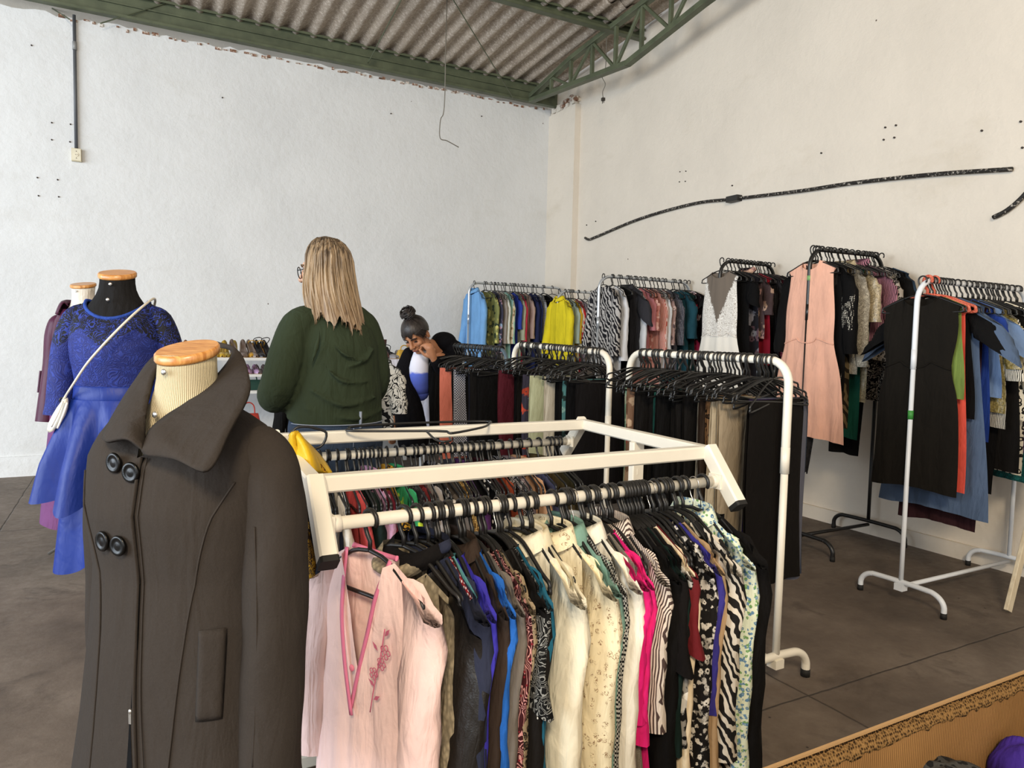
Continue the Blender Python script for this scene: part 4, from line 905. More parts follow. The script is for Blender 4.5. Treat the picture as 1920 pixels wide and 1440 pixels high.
low_rack('white low trouser rack in the middle of the row of three', 'middle low trouser rack', 3.005, 4.05, 1.262, 1.288, M_white, 26, [
 B_(.07, bl2, w=.34, L=.66, rz=3), B_(.13, bl2, w=.33, L=.64),
 (.18, 'aqua and black printed trousers lying under the hangers of the middle low rack', fab('#4f7f80', 'floral', '#20302f', '#8ab0a8'), dict(w=.3, L=.4, dx=-.05)),
 B_(.24, bl2, w=.3), B_(.3, bl2, w=.3),
 (.36, 'off-white trousers showing as a thin strip on the middle low rack', fab('#bdb5a4'), dict(w=.26, L=.6, dx=-.02)),
 (.42, 'pale sage green trousers on the middle low trouser rack', fab('#a9ac8c'), dict(w=.3, L=.62, dx=-.07, flare=.06)),
 (.49, 'red and blue flower print trousers left of the pale sage green ones', fab('#33303e', 'floral', '#c04a34', '#5a86a8', .7), dict(w=.28, L=.58, dx=-.07)),
 B_(.56, bl2, w=.3), B_(.62, bl2, w=.3), B_(.68, bl2), B_(.74, bl2, w=.3),
 (.80, 'wine red trousers on the middle low trouser rack', fab('#4c1420'), dict(w=.28, L=.55, dx=-.08)), B_(.86, bl2, w=.3)], seed=5)
bl3 = 'black trousers on the low trouser rack at the back of the row'
M_bluegrey = solid('blue_grey_tube', '#51606a', .4)
low_rack('blue-grey low trouser rack at the back of the row beside the bending woman', 'back low trouser rack', 4.15, 5.22, 1.25, 1.262, M_bluegrey, 28, [
 B_(.08, bl3, w=.33, L=.62, rz=2), B_(.13, bl3, w=.34, L=.62), (.18, 'dark navy trousers at the front end of the back low rack', fab('#1a1c26'), dict(w=.32, L=.6)), B_(.23, bl3, w=.32), B_(.28, bl3, w=.32), B_(.34, bl3, w=.3),
 (.42, 'white and navy geometric print trousers on the back low rack', fab('#b9b9be', 'check', '#33344a', None, 1.6), dict(w=.28, L=.62, dx=-.03)),
 B_(.48, bl3, w=.3),
 (.54, 'coral orange trousers on the back low trouser rack', fab('#cf7460'), dict(w=.27, L=.66, dx=-.13, flare=.08)),
 B_(.62, bl3, w=.3, dx=-.05), B_(.70, bl3, w=.3, dx=-.05), B_(.78, bl3, w=.3, dx=-.05), B_(.86, bl3, w=.3, dx=-.04)], seed=8, postr=.013)
# ------------------------------------------------------------------ mannequins
def ring(z, a, bf, bb=None, n=40, cx=0., cy=0., pw=2.0, ripple=None):
    """closed loop, a = half width, bf = depth to the front (-y), bb = depth to the back"""
    bb = bf if bb is None else bb; out = []
    for k in range(n):
        t_ = 2*math.pi*k/n; c, s_ = math.cos(t_), math.sin(t_)
        c2 = abs(c)**(2/pw)*np.sign(c); s2 = abs(s_)**(2/pw)*np.sign(s_)
        m_ = 1+(ripple(t_) if ripple else 0)
        out.append((cx+a*c2*m_, cy+(bb if s_ > 0 else bf)*s2*m_, z))
    return out
def interp_rings(rows, nz, n=40, **kw):
    rows = np.array(rows, float); z = rows[:, 0]; zz = np.linspace(z[0], z[-1], nz); o = np.argsort(z)
    cols = [np.interp(zz, z[o], rows[o, i]) for i in range(1, rows.shape[1])]
    k = np.array([.25, .5, .25]); res = []
    for c in cols:
        for _ in range(2): c = np.concatenate([[c[0]], np.convolve(c, k, 'valid'), [c[-1]]])
        res.append(c)
    return [ring(zz[i], *[c[i] for c in res], n=n, **kw) for i in range(nz)]
def wood(name):
    t = NT(name); v = t.scalev(t.tc(), (1, 9, 1)); w = t.noise(22, 4, .6, v)
    t.fin(t.ramp(w, [(.35, lin('#a5682f')), (.65, lin('#d39a58'))]), .3, .5); return t.m
M_wood = wood('varnished_wood')
def rib_mat(name, c, d):
    t = NT(name); p = t.sep(t.tc()); an = t.math('ARCTAN2', p[1], p[0]); w = t.math('SINE', t.math('MULTIPLY', an, 110.0))
    t.fin(t.ramp(w, [(.2, lin(d)), (.8, lin(c))]), .8, .2); t.bump(w, .3, .001); return t.m
M_form_cream = rib_mat('ribbed_cream_cloth', '#dccfae', '#c2b28c'); M_form_black = fab('#1b1a1a'); M_form_white = fab('#d3cbbd')
def dress_form(label, pos, rz, ztop, fmat, tilt=8, cap=(.056, .052), legs=(), zsh=None):
    e = empty('mannequin', label, 'mannequin', (pos[0], pos[1], 0), rz); zt = ztop-.02; zn = zt-.12 if zsh is None else zsh
    rows = [(zt, cap[0]*.96, cap[1]*.96), (zt-.05, .053, .052), (zn+.035, .057, .057), (zn+.008, .07, .066), (zn-.035, .112, .08), (zn-.07, .128, .088), (zn-.16, .132, .10), (zn-.24, .125, .098), (zn-.36, .1, .08), (zn-.5, .12, .095), (zn-.62, .12, .095)]
    mb = MB(); mb.loft(interp_rings(rows, 34, 32), True); b = mb.build('body', fmat, e)
    mb = MB(); tl = math.tan(R(tilt))
    prof = [(0, 1.0), (.004, 1.06), (.014, 1.06), (.018, 1.0)]
    rings = [[(cap[0]*s_*math.cos(a), cap[1]*s_*math.sin(a), zt-.004+h_+tl*cap[1]*math.sin(a)) for a in np.linspace(0, 2*math.pi, 32, endpoint=False)] for h_, s_ in prof]
    mb.loft(rings, True); q = mb.build('neck_cap', M_wood, e); q['label'] = 'oval varnished wooden neck cap'
    for (x, z) in ((0, zt-.03), (.0, zn+.005)):
        mb = MB(); mb.ell((x, -.060 if z > zn+.02 else -.082, z), (.006, .003, .006), 10, 6); mb.build('pin', M_chrome, e)
    mb = MB(); mb.tube([(0, 0, .10), (0, 0, zn-.55)], .0125, 12); mb.build('pole', M_chrome, e)
    for a in legs:
        d = np.array((math.cos(R(a)), math.sin(R(a)), 0)); mb = MB(); mb.tube([d*.01+(0, 0, .16), d*.14+(0, 0, .12), d*.33+(0, 0, .016)], .009, 8); mb.build('leg', M_chrome, e)
    return e
# --- charcoal coat on the nearest form
CP, CR, CZ = (.098, 1.48), R(-45), 1.296
dress_form('cream ribbed dress form wearing the charcoal coat in the foreground', CP, CR, CZ, M_form_cream, 17, legs=(30, 150, 270), zsh=1.165)
wool = fab('#302b27', 'wool', '#6a645a')
crows = [(1.185, .075, .066, .07), (1.165, .12, .085, .085), (1.14, .165, .10, .10), (1.09, .19, .128, .115), (1.0, .192, .145, .12), (.88, .178, .13, .115), (.78, .185, .135, .125), (.6, .205, .15, .145), (.40, .235, .17, .165)]
def c_ripple(t_): return .012*math.sin(7*t_+1)
cr = []
zz = np.linspace(1.185, .40, 40); A = np.array(crows)[::-1]
for i, z in enumerate(zz):
    a, bf, bb = [np.interp(z, A[:, 0], A[:, k]) for k in (1, 2, 3)]; k_ = max(0, (.9-z)/.5)
    cr.append(ring(z, a, bf, bb, 64, pw=2.25, ripple=lambda t_: k_*.016*math.sin(7*t_+1.2)+k_*.006*math.sin(15*t_)))
def c_pt(x, z, out=.0):
    """point on the front of the coat at local x, height z"""
    a, bf = [np.interp(z, A[:, 0], A[:, k]) for k in (1, 2)]; y = -bf*max(0., 1-abs(x/a)**2.25)**(1/2.25)
    n_ = np.array((x/a**2, y/bf**2, 0)); n_ /= np.linalg.norm(n_); return np.array((x, y, z))+n_*out
for ri in cr[:6]:
    for j, (x, y, z) in enumerate(ri):
        if y < 0 and abs(x) < .11:
            f = (1-abs(x)/.11)**.8*min(1, -y/.03); zt_ = z-f*max(0, z-1.098); bfz = np.interp(zt_, A[:, 0], A[:, 2]); ri[j] = (x, min(y, -bfz*(.35+.65*f)*f+y*(1-f)), zt_)
mb = MB(); mb.loft(cr); coat = mb.build('coat', wool, None, (CP[0], CP[1], 0), CR)
tag(coat, 'charcoal grey wool coat with large black buttons and wide collar on the nearest dress form', 'coat')
for s_ in (1, -1):
    mb = MB(); rg = []
    path = [(.140, .0, 1.13), (.162, .0, 1.105), (.180, .0, 1.06), (.192, -.003, .98), (.198, -.008, .86), (.202, -.018, .74), (.205, -.03, .62), (.206, -.035, .50)]
    if s_ < 0: path = [(x*.90, y+.035*(1.14-z)*2, z) for x, y, z in path]
    rad = [(.030, .030), (.050, .048), (.060, .058), (.062, .062), (.060, .062), (.057, .06), (.056, .058), (.058, .06)]
    P = smooth_path(path, 5); rr = np.array(rad); ri = [np.interp(np.linspace(0, 7, len(P)), range(8), rr[:, k]) for k in (0, 1)]
    for k, p in enumerate(P):
        tn = (P[min(k+1, len(P)-1)]-P[max(k-1, 0)]); tn /= np.linalg.norm(tn); u_ = np.array((0, 1., 0)); u_ -= tn*(u_@tn); u_ /= np.linalg.norm(u_); v_ = np.cross(tn, u_)
        rg.append([(lambda q: (s_*q[0], q[1], q[2]))(p+(u_*ri[1][k]*math.sin(a)+v_*ri[0][k]*math.cos(a))*(1+.03*math.sin(3*a+k*.25)+.02*math.sin(k*.9+2*a))) for a in np.linspace(0, 2*math.pi, 24, endpoint=False)])
    mb.loft(rg); sv = mb.build('sleeve', wool, coat)
    if s_ == 1:
        mb = MB(); mb.tube(smooth_path([(.196, -.064, .98), (.205, -.070, .86), (.210, -.078, .72), (.212, -.09, .56)], 5), .0022, 5); mb.build('seam', wool, sv)
def solidify(o, th): m_ = o.modifiers.new('thickness', 'SOLIDIFY'); m_.thickness = th; m_.offset = 0; return o
def to_local(p, pos, rz): d = np.array(p)-np.array((pos[0], pos[1], 0)); c, s_ = math.cos(-rz), math.sin(-rz); return np.array((c*d[0]-s_*d[1], s_*d[0]+c*d[1], d[2]))
cl = lambda px, py, D: to_local(atD(px, py, D), CP, CR)
def strip_between(A_, B_, n=6, nv=10, bulge=.0, bdir=(0, -1, 0)):
    A_ = smooth_path(A_, n); B_ = smooth_path(B_, n); m_ = max(len(A_), len(B_)); f = lambda L_, t_: L_[min(len(L_)-1, int(round(t_*(len(L_)-1))))]
    mb = MB(); bd = np.array(bdir, float)
    mb.grid(lambda i, j: f(A_, i)*(1-j)+f(B_, i)*j+bd*bulge*math.sin(math.pi*j), 36, nv); return mb
inn = [cl(268, 842, 1.215), cl(284, 806, 1.235), cl(312, 781, 1.262), cl(359, 750, 1.305), cl(415, 697, 1.40), cl(437, 659, 1.47), cl(405, 650, 1.52)]
out_ = [cl(274, 853, 1.20), cl(328, 861, 1.165), cl(389, 882, 1.135), cl(432, 805, 1.19), cl(469, 726, 1.28), cl(449, 664, 1.44), cl(412, 646, 1.56)]
q = strip_between(inn, out_, 6, 10, .008, (0, -.7, .7)).build('collar', wool, coat); solidify(q, .007)
inn = [cl(270, 838, 1.215), cl(271, 800, 1.25), cl(280, 740, 1.31), cl(297, 688, 1.39), cl(330, 655, 1.5), cl(405, 650, 1.52)]
out_ = [cl(272, 848, 1.20), cl(237, 824, 1.20), cl(197, 828, 1.255), cl(203, 800, 1.32), cl(250, 722, 1.41), cl(300, 668, 1.51), cl(412, 646, 1.56)]
q = strip_between(inn, out_, 6, 10, .008, (0, -.7, .7)).build('collar', wool, coat); solidify(q, .007)
# seams, front edge, pocket
def on_coat(pts, out): return [c_pt(x, z, out) for x, z in smooth_path([np.array(p) for p in pts], 6)]
mb = MB(); mb.tube(on_coat([(.012, 1.10), (.010, .95), (.008, .8), (.008, .66)], .001), [(.004, .0035)]*19, 6); q = mb.build('zip', fab('#0c0b0b'), coat); q['label'] = 'black zip line down the front'
mb = MB(); P = on_coat([(.012, 1.10), (.011, .95), (.008, .8), (.012, .66), (.03, .5), (.045, .42)], .003); mb.tube(P, [(.0045, .003)]*len(P), 6)
P = on_coat([(.022, 1.10), (.021, .95), (.018, .8), (.024, .66), (.045, .5)], .0015); mb.tube(P, .0013, 5); mb.build('front_edge', wool, coat)
mb = MB(); mb.grid(lambda i, j: c_pt(.002+(.024+.01*j)*i*j, .655-.235*j, .0015), 4, 10); q = mb.build('lining', fab('#0b0b0c'), coat); q['label'] = 'black lining in the open slit'
mb = MB(); q0 = c_pt(.006, .655, .005); mb.bar(q0, q0+(0, 0, -.022), .006, .003, (0, 1, 0)); mb.ell(q0, (.004, .003, .005), 8, 5); mb.build('zip_pull', M_chrome, coat)
for pts in ([(.165, 1.06), (.13, .97), (.105, .86), (.09, .72), (.078, .5)], [(-.15, 1.06), (-.115, .97), (-.09, .86), (-.085, .72), (-.09, .5)]):
    P = on_coat(pts, .0012); mb = MB(); mb.tube(P, .0019, 5); mb.build('seam', wool, coat)
mb = MB(); mb.grid(lambda i, j: c_pt(.118+.034*i+.004*j, .80-.155*j, .006*(1 if 0 < i < 1 and 0 < j < 1 else .2)), 8, 14); q = mb.build('pocket_flap', wool, coat); solidify(q, .006)
M_btn = solid('black_button', '#0a0908', .28, .25)
for (x, z) in ((-.040, 1.088), (.0, 1.075), (-.060, .948), (-.022, .945)):
    c = c_pt(x, z, .004); n_ = c_pt(x, z, 1.)-c_pt(x, z, 0.); n_ /= np.linalg.norm(n_); u_ = np.array((0, 0, 1.)); v_ = np.cross(u_, n_)
    mb = MB(); prof = [(0, -.002), (.0172, 0), (.0185, .003), (.0165, .006), (.012, .005), (.010, .0035), (.0065, .0045), (.0, .005)]
    mb.loft([[c+n_*h_+(u_*math.sin(a)+v_*math.cos(a))*max(r_, 1e-4) for a in np.linspace(0, 2*math.pi, 22, endpoint=False)] for r_, h_ in prof])
    mb.build('button', M_btn, coat)
# --- blue lace and satin dress
BP, BR = (-.031, 2.765), R(-20)
dress_form('black dress form with wooden cap wearing the blue dress', BP, BR, 1.522, M_form_black, 15, legs=(40, 100, 300), zsh=1.415)
t = NT('blue_lace'); p = t.sep(t.tc()); n1 = t.noise(18, 2, .5, dist=1.8); w = t.math('SINE', t.math('MULTIPLY', n1, 58.0)); v1 = t.vor(21, 'DISTANCE_TO_EDGE')
h = t.math('ADD', t.math('MULTIPLY', w, .5), t.math('MULTIPLY', v1, 1.5)); mk = t.ramp(h, [(.3, (1, 1, 1, 1)), (.6, (0, 0, 0, 1))])
yoke = t.ramp(t.math('SUBTRACT', p[2], t.math('MULTIPLY', t.math('ABSOLUTE', p[0]), -.0)), [(.0, (0, 0, 0, 1)), (1, (0, 0, 0, 1))])
ym = t.ramp(t.math('SUBTRACT', p[2], t.math('MULTIPLY', t.math('PINGPONG', t.math('ADD', p[0], 1.0), .085), .45)), [(.0, (0, 0, 0, 1)), (.001, (0, 0, 0, 1))])
up_ = t.math('GREATER_THAN', p[2], t.math('ADD', 1.262, t.math('MULTIPLY', t.math('PINGPONG', t.math('ADD', p[0], .17), .085), .75)))
gap = t.mix(up_, lin('#1a2464'), lin('#0a0b18'))
col = t.mix(mk, lin('#243482'), gap); t.fin(col, .7, .3); t.bump(h, .25, .001); M_bl = t.m
M_bs = fab('#122a76', 'satin'); M_bb = fab('#26418c')
rows = [(1.395, .098, .083, .078), (1.375, .128, .093, .088), (1.34, .145, .108, .10), (1.29, .150, .128, .108), (1.24, .148, .132, .108), (1.17, .136, .115, .1), (1.12, .13, .106, .098)]
mb = MB(); rg = interp_rings(rows, 20, 44)
for k in range(6):     # scooped neckline
    for j, (x, y, z) in enumerate(rg[k]):
        f = max(0, -y/.09)*(1-k/6); rg[k][j] = (x, y, z-.040*f+.030*(1-k/6)*min(1, abs(x)/.11)**2)
mb.loft(rg); bd = mb.build('dress', M_bl, None, (BP[0], BP[1], 0), BR)
tag(bd, 'royal blue dress with lace bodice and satin skirt on the black dress form', 'dress')
mb = MB(); mb.tube([np.array(q)*(1, 1, 1) for q in rg[0]]+[rg[0][0]], .006, 6, False); mb.build('neckline_binding', M_bb, bd)
for s_ in (1, -1):
    mb = MB(); P = smooth_path([(s_*.100, 0, 1.384), (s_*.134, 0, 1.356), (s_*.160, 0, 1.28), (s_*.172, -.005, 1.19), (s_*.178, -.015, 1.08), (s_*.182, -.02, 1.03)], 4); n_ = len(P)
    rr = np.interp(np.linspace(0, 5, n_), range(6), [.028, .040, .044, .043, .043, .046]); mb.tube(P, [(r_*1.05, r_) for r_ in rr], 18, False); mb.build('sleeve', M_bl, bd)
mb = MB(); mb.loft([ring(z, a, b, b*.95, 44) for z, a, b in ((1.135, .133, .110), (1.13, .136, .114), (1.085, .140, .118), (1.08, .138, .116))]); mb.build('waistband', M_bs, bd)
def skirt(zt, zh, r0, r1, nf, amp, seed, hem=lambda t_: 0.):
    mb = MB(); n = 120; rg = []
    for i in range(22):
        q = i/21; ring_ = []
        for k in range(n):
            t_ = 2*math.pi*k/n; f = math.sin(nf*t_+seed)+.45*math.sin(2*nf*t_*.8+seed*2)*math.sin(t_*3); rr = r0+(r1-r0)*q**.85+amp*min(1, q*1.6)*f
            z = zt-(zt-zh(t_))*q; ring_.append((rr*math.cos(t_)*1.05, rr*math.sin(t_)*.92, z))
        rg.append(ring_)
    mb.loft(rg); return mb
ff = lambda t_: .5+.5*math.sin(t_)          # 0 at the front, 1 at the back
skirt(1.09, lambda t_: .775-.03*math.cos(3*t_)-.02*math.sin(9*t_)-.06*max(0, math.cos(t_)), .135, .225, 9, .030, .6).build('skirt', M_bs, bd)
mb = MB()
mb.grid(lambda i, j: (lambda t_, q: ((.125+.06*q+.015*math.sin(7*t_))*math.cos(t_)*1.05, (.11+.06*q+.015*math.sin(7*t_))*math.sin(t_), 1.08-(.36+.20*math.sin(math.pi*i)**1.5)*q))(2.2+2*math.pi*.55*i, j), 50, 14); mb.build('train', M_bs, bd)
# silver cross-body bag on the blue dress
bl_ = lambda px, py, D: to_local(atD(px, py, D), BP, BR); bo = atD(113, 775, 2.36)
bag = empty('handbag', 'small silver cross-body bag hanging at the hip of the blue dress', 'handbag', bo)
M_bag = solid('silver_cream_leather', '#d2cab8', .35, .5)
mb = MB(); A0 = [atD(a, b, 2.37)-bo for a, b in ((117, 751), (104, 775), (93, 797))]; 
prof = [(118, 748, .014), (114, 758, .028), (109, 771, .038), (103, 786, .042), (98, 799, .036), (94, 808, .016)]
for dd in (0,):
    rg = []
    for (a, b, wdt) in prof:
        c = atD(a+4, b, 2.33)-bo; rg.append([c+np.array((.62*wdt*math.cos(u_), -.35*wdt*math.cos(u_)-.02*math.sin(u_), .35*wdt*math.cos(u_))) for u_ in np.linspace(0, 2*math.pi, 16, endpoint=False)])
    mb.loft(rg, True)
mb.build('bag_body', M_bag, bag)
mb = MB(); mb.tube(smooth_path([atD(118, 752, 2.30)-bo, atD(108, 776, 2.29)-bo, atD(96, 800, 2.295)-bo], 5), .0035, 6); mb.tube(smooth_path([atD(126, 755, 2.30)-bo, atD(119, 776, 2.29)-bo, atD(108, 803, 2.295)-bo], 5), .0035, 6); mb.build('piping', solid('pale_piping', '#ebe6da', .4), bag)
mb = MB(); st = [atD(117, 752, 2.35), atD(135, 724, 2.28), atD(160, 686, 2.245), atD(186, 655, 2.235), atD(217, 622, 2.245), atD(250, 590, 2.275), atD(276, 568, 2.33), atD(289, 560, 2.40), atD(290, 570, 2.47), atD(280, 600, 2.52)]
mb.tube([p-bo for p in smooth_path(st, 6)], .0042, 6); q = mb.build('strap', M_bag, bag); q['label'] = 'thin pale shoulder strap'
mb = MB(); mb.tube([atD(117, 750, 2.35)-bo+.008*np.array((math.cos(a), 0, math.sin(a))) for a in np.linspace(0, 6.28, 12)], .002, 6, False); mb.build('ring', M_blackm, bag)
# --- wine coat and purple skirt on the farthest form
PP, PR = atD(156, 530, 3.9), R(-32)
dress_form('white dress form with wooden cap wearing the wine coloured coat', PP, PR, PP[2]+.0, M_form_white, 14, (.062, .056), (100, 160, 330), zsh=PP[2]-.15)
z0 = PP[2]-.15; M_wine = fab('#461a32', 'satin'); M_plum = fab('#6d3f78', 'satin'); M_skirt = fab('#6a4068')
rows = [(z0+.0, .10, .09, .085), (z0-.03, .135, .10, .095), (z0-.08, .155, .115, .105), (z0-.2, .158, .135, .11), (z0-.36, .145, .12, .105), (z0-.55, .168, .135, .125), (z0-.75, .18, .145, .135)]
mb = MB(); rg = interp_rings(rows, 26, 48); vs = []
idx = [k % 48 for k in range(39, 39+43)]     # open down the front
mb.loft([[r_[k] for k in idx] for r_ in rg], False, False); wc = mb.build('jacket', M_wine, None, (PP[0], PP[1], 0), PR)
tag(wc, 'wine coloured open jacket on the white dress form behind the blue dress', 'jacket'); solidify(wc, .006)
for s_ in (1, -1):
    mb = MB(); P = smooth_path([(s_*.12, 0, z0-.05), (s_*.148, 0, z0-.075), (s_*.168, 0, z0-.15), (s_*.182, 0, z0-.3), (s_*.192, -.02, z0-.45), (s_*.2, -.04, z0-.62)], 4)
    rr = np.interp(np.linspace(0, 5, len(P)), range(6), [.03, .046, .05, .048, .046, .05]); mb.tube(P, [(r_*1.05, r_) for r_ in rr], 16, False); sv = mb.build('sleeve', M_wine, wc)
    mb = MB()
    mb.bar((s_*.236, -.02, z0-.34), (s_*.245, -.03, z0-.46), .02, .008, (1, 0, 0))
    mb.build('cuff_tab', M_wine, sv)
mb = MB(); mb.grid(lambda i, j: (lambda t_: ((.078+.06*j)*math.cos(t_), (.072+.045*j)*math.sin(t_), z0+.035-.02*max(0, -math.sin(t_))-.05*j+.04*math.sin(j*math.pi)))(-.95+i*(math.pi+1.9)), 30, 6); solidify(mb.build('collar', M_wine, wc), .006)
rows = [(z0-.02, .095, .08), (z0-.07, .138, .105), (z0-.2, .142, .122), (z0-.36, .125, .105), (z0-.5, .145, .118)]
mb = MB(); rg = interp_rings(rows, 16, 40)
for k in range(10):
    for j, (x, y, z) in enumerate(rg[k]): rg[k][j] = (x, y, z-.13*max(0, -y/.13)*(1-abs(x)/.17)*(1-k/10))
mb.loft(rg); pb = mb.build('blouse', M_plum, None, (PP[0], PP[1], 0), PR); tag(pb, 'purple satin blouse under the wine coloured jacket', 'blouse')
mb = skirt(z0-.45, lambda t_: .26+.012*math.sin(5*t_), .15, .225, 6, .012, 1.2); q = mb.build('skirt', M_skirt, None, (PP[0], PP[1], 0), PR); tag(q, 'long dusky purple skirt under the wine coloured jacket', 'skirt')

# ------------------------------------------------------------------ shelf and table with shoes along the back wall
M_cloth = fab('#d9d8e4'); M_board = solid('white_board', '#dad8d2', .5)
e = empty('shoe_shelf', 'white three-tier shelf with shoes and bags along the white wall', 'shelf', (.2, 6.95, 0))
SH = (1.10, .955, .81)
for z in SH+(.4,):
    mb = MB(); mb.box((.62, .03 if z == SH[0] else -.04 if z == SH[1] else -.1, z-.012), (1.5, .42, .024)); mb.build('board', M_board, e)
for x in (-.12, 1.36):
    for y in (-.28, .22): mb = MB(); mb.box((x, y, .4 if y < 0 else .54), (.035, .035, .80 if y < 0 else 1.08)); mb.build('post', M_board, e)
e = empty('display_table', 'table under a pale lilac-white cloth between the two women', 'table', (2.1, 6.95, 0))
mb = MB(); mb.box((0, 0, 1.075), (1.1, .6, .04)); mb.build('table_top', M_board, e)
for x in (-.5, .5):
    for y in (-.26, .26): mb = MB(); mb.box((x, y, .53), (.04, .04, 1.06)); mb.build('leg', M_board, e)
def cl_ring(z, ex, amp):
    out = []
    for k in range(96):
        t_ = 2*math.pi*k/96; c, s_ = math.cos(t_), math.sin(t_); m_ = max(abs(c), abs(s_))
        out.append(((.555+ex)*c/m_+amp*math.sin(k*1.1), (.305+ex)*s_/m_+amp*math.cos(k*1.3), z))
    return out
mb = MB(); mb.loft([cl_ring(1.099, -.3, 0), cl_ring(1.0985, 0, 0), cl_ring(1.09, .008, .001), cl_ring(.9, .015, .008), cl_ring(.6, .025, .014), cl_ring(.35, .03, .018)]); mb.add([(-.26, -.005, 1.099), (.26, -.005, 1.099), (.26, .005, 1.099), (-.26, .005, 1.099)], [(0, 1, 2, 3)])
tag(mb.build('tablecloth', M_cloth, None, (2.1, 6.95, 0)), 'pale lilac-white cloth draped over the table between the women', 'tablecloth')
def shoe(label, pos, rz, mat, heel=.075, L=.235, strap=False, inner=None, group=None, pitch=0.):
    """court shoe, toe towards -y"""
    st = [(-.5, .006, .0, .014), (-.46, .022, .0, .028), (-.36, .034, .0, .035), (-.2, .038, .004, .045), (-.05, .034, .25, .05), (.15, .028, .62, .05), (.32, .028, .86, .06), (.44, .026, .98, .066), (.5, .014, 1., .06)]
    mb = MB(); rg = []; n = 14
    for (q, w_, hf, ht) in st:
        y = q*L; zb = heel*hf+.004; r_ = []
        for k in range(n):
            a = math.pi*(k/(n-1)); cut = 1.0 if q < -.16 else .42 if q < .3 else .95
            r_.append((w_*math.cos(a)*(1+.06*math.sin(a)), y, zb+ht*math.sin(a)*(cut if .25 < k/(n-1) < .75 else 1) if not (-.16 <= q < .4 and .3 < k/(n-1) < .7) else zb+.004))
        rg.append(r_)
    mb.loft(rg, False, False); o = mb.build('shoe', mat, None, pos, rz); tag(o, label, 'shoe', group); o.rotation_euler = (pitch, 0, rz)
    mb = MB(); mb.loft([[(s_[1]*k, s_[0]*L, heel*s_[2]+d_) for d_ in (.0, .005) for k in ((1, .5, -.5, -1) if d_ == 0 else (-1, -.5, .5, 1))] for s_ in st], True); mb.build('sole', inner or solid('tan_sole', '#9a7a52', .6), o)
    if heel > .02:
        y = .42*L; mb = MB(); mb.loft([[(w_*math.cos(a), y+d_+w_*math.sin(a), z) for a in np.linspace(0, 6.28, 10, endpoint=False)] for z, w_, d_ in ((.0, .008, .012), (heel*.5, .009, .008), (heel*.98, .02, 0))], True); mb.build('heel', mat, o)
    if strap:
        mb = MB(); mb.tube(smooth_path([(.03, .42*L, heel+.03), (.036, .2*L, heel+.07), (0, .05*L, heel+.085), (-.036, .2*L, heel+.07), (-.03, .42*L, heel+.03)], 5), .004, 6); mb.build('strap', mat, o)
    return o
def shoe_px(px, y, z, *a, **k): return onY(px, 650, y)[0]
pairs = [(346, 'tan brown', '#8a5a3a', .085, 'court shoe'), (372, 'black slingback', '#2a2622', .06, 'shoe'), (391, 'grey-brown', '#5a4a42', .05, 'shoe'), (411, 'yellow', '#b8952f', .085, 'shoe'), (433, 'yellow and olive', '#a08a3a', .09, 'shoe'), (449, 'taupe with black heel', '#75655c', .10, 'court shoe'), (467, 'grey-beige pointed', '#7d6f66', .10, 'court shoe'), (484, 'mustard strappy', '#b8892a', .07, 'sandal'), (497, 'black ankle-strap', '#17161a', .10, 'sandal')]
for i, (px, d_, c_, hh, kind) in enumerate(pairs):
    x = onY(px, 650, 6.85)[0]
    for s_ in (-1, 1):
        shoe('%s %s of a pair on the top shoe tier' % (d_, kind), (x+s_*.038, 6.93+rng.uniform(-.02, .02), SH[0]), R(rng.uniform(-12, 12)), solid('shoe_'+d_.replace(' ', '_'), c_, .35), hh, strap=kind == 'sandal', group=d_+' pair on the shoe shelf')
for i, (px, d_, c_) in enumerate([(455, 'red flat', '#a83a44'), (475, 'lilac pink flat', '#a787a8'), (493, 'striped grey flat', '#6f6468')]):
    x = onY(px, 690, 6.75)[0]
    for s_ in (-1, 1): shoe('%s shoe of a pair on the second tier of the shoe shelf' % d_, (x+s_*.037, 6.82, SH[1]), R(rng.uniform(-8, 8)), solid('shoe_'+d_.replace(' ', '_'), c_, .4), .015, group=d_+' pair on the shoe shelf')
def bag_(label, pos, rz, w_, h_, d_, mat, name='handbag'):
    e = empty(name, label, 'handbag', pos, rz); mb = MB()
    mb.loft([ring(z*h_, w_/2*(1-.25*z*z), d_/2*(1-.6*z), n=24, pw=4) for z in np.linspace(0, 1, 8)], True); mb.build('bag_body', mat, e)
    mb = MB(); mb.tube(smooth_path([(-w_*.25, 0, h_*.95), (-w_*.2, 0, h_*1.35), (0, 0, h_*1.5), (w_*.2, 0, h_*1.35), (w_*.25, 0, h_*.95)], 5), .006, 6); mb.build('handle', mat, e); return e
bag_('dark green handbag on the lowest visible tier of the shoe shelf', (onY(470, 725, 6.75)[0], 6.78, SH[2]), .1, .24, .09, .12, solid('bag_green', '#1f4038', .4))
bag_('red round-flower handbag low on the shoe shelf by the green sweater', (onY(470, 760, 6.6)[0], 6.72, SH[2]-.41), .1, .22, .2, .12, solid('bag_red', '#b23a2c', .5))
bag_('white handbag beside the dark green one on the shoe shelf', (onY(490, 725, 6.75)[0]+.1, 6.78, SH[2]), -.1, .16, .08, .1, solid('bag_white', '#cfcbc2', .4))
tx = lambda px: onY(px, 655, 6.9)[0]
def boot(label, pos, rz, mat):
    mb = MB(); mb.loft([ring(z, a, b, c_, 18) for z, a, b, c_ in ((0, .036, .15, .075), (.02, .038, .15, .075), (.05, .036, .12, .07), (.08, .036, .06, .06), (.13, .04, .045, .055), (.19, .045, .05, .06))], True)
    o = mb.build('boot', mat, None, pos, rz); tag(o, label, 'boot', 'pair of brown boots on the clothed table'); mb = MB(); mb.loft([ring(z, .038, .152, .077, 18) for z in (0, .012)], True); mb.build('sole', M_rub, o)
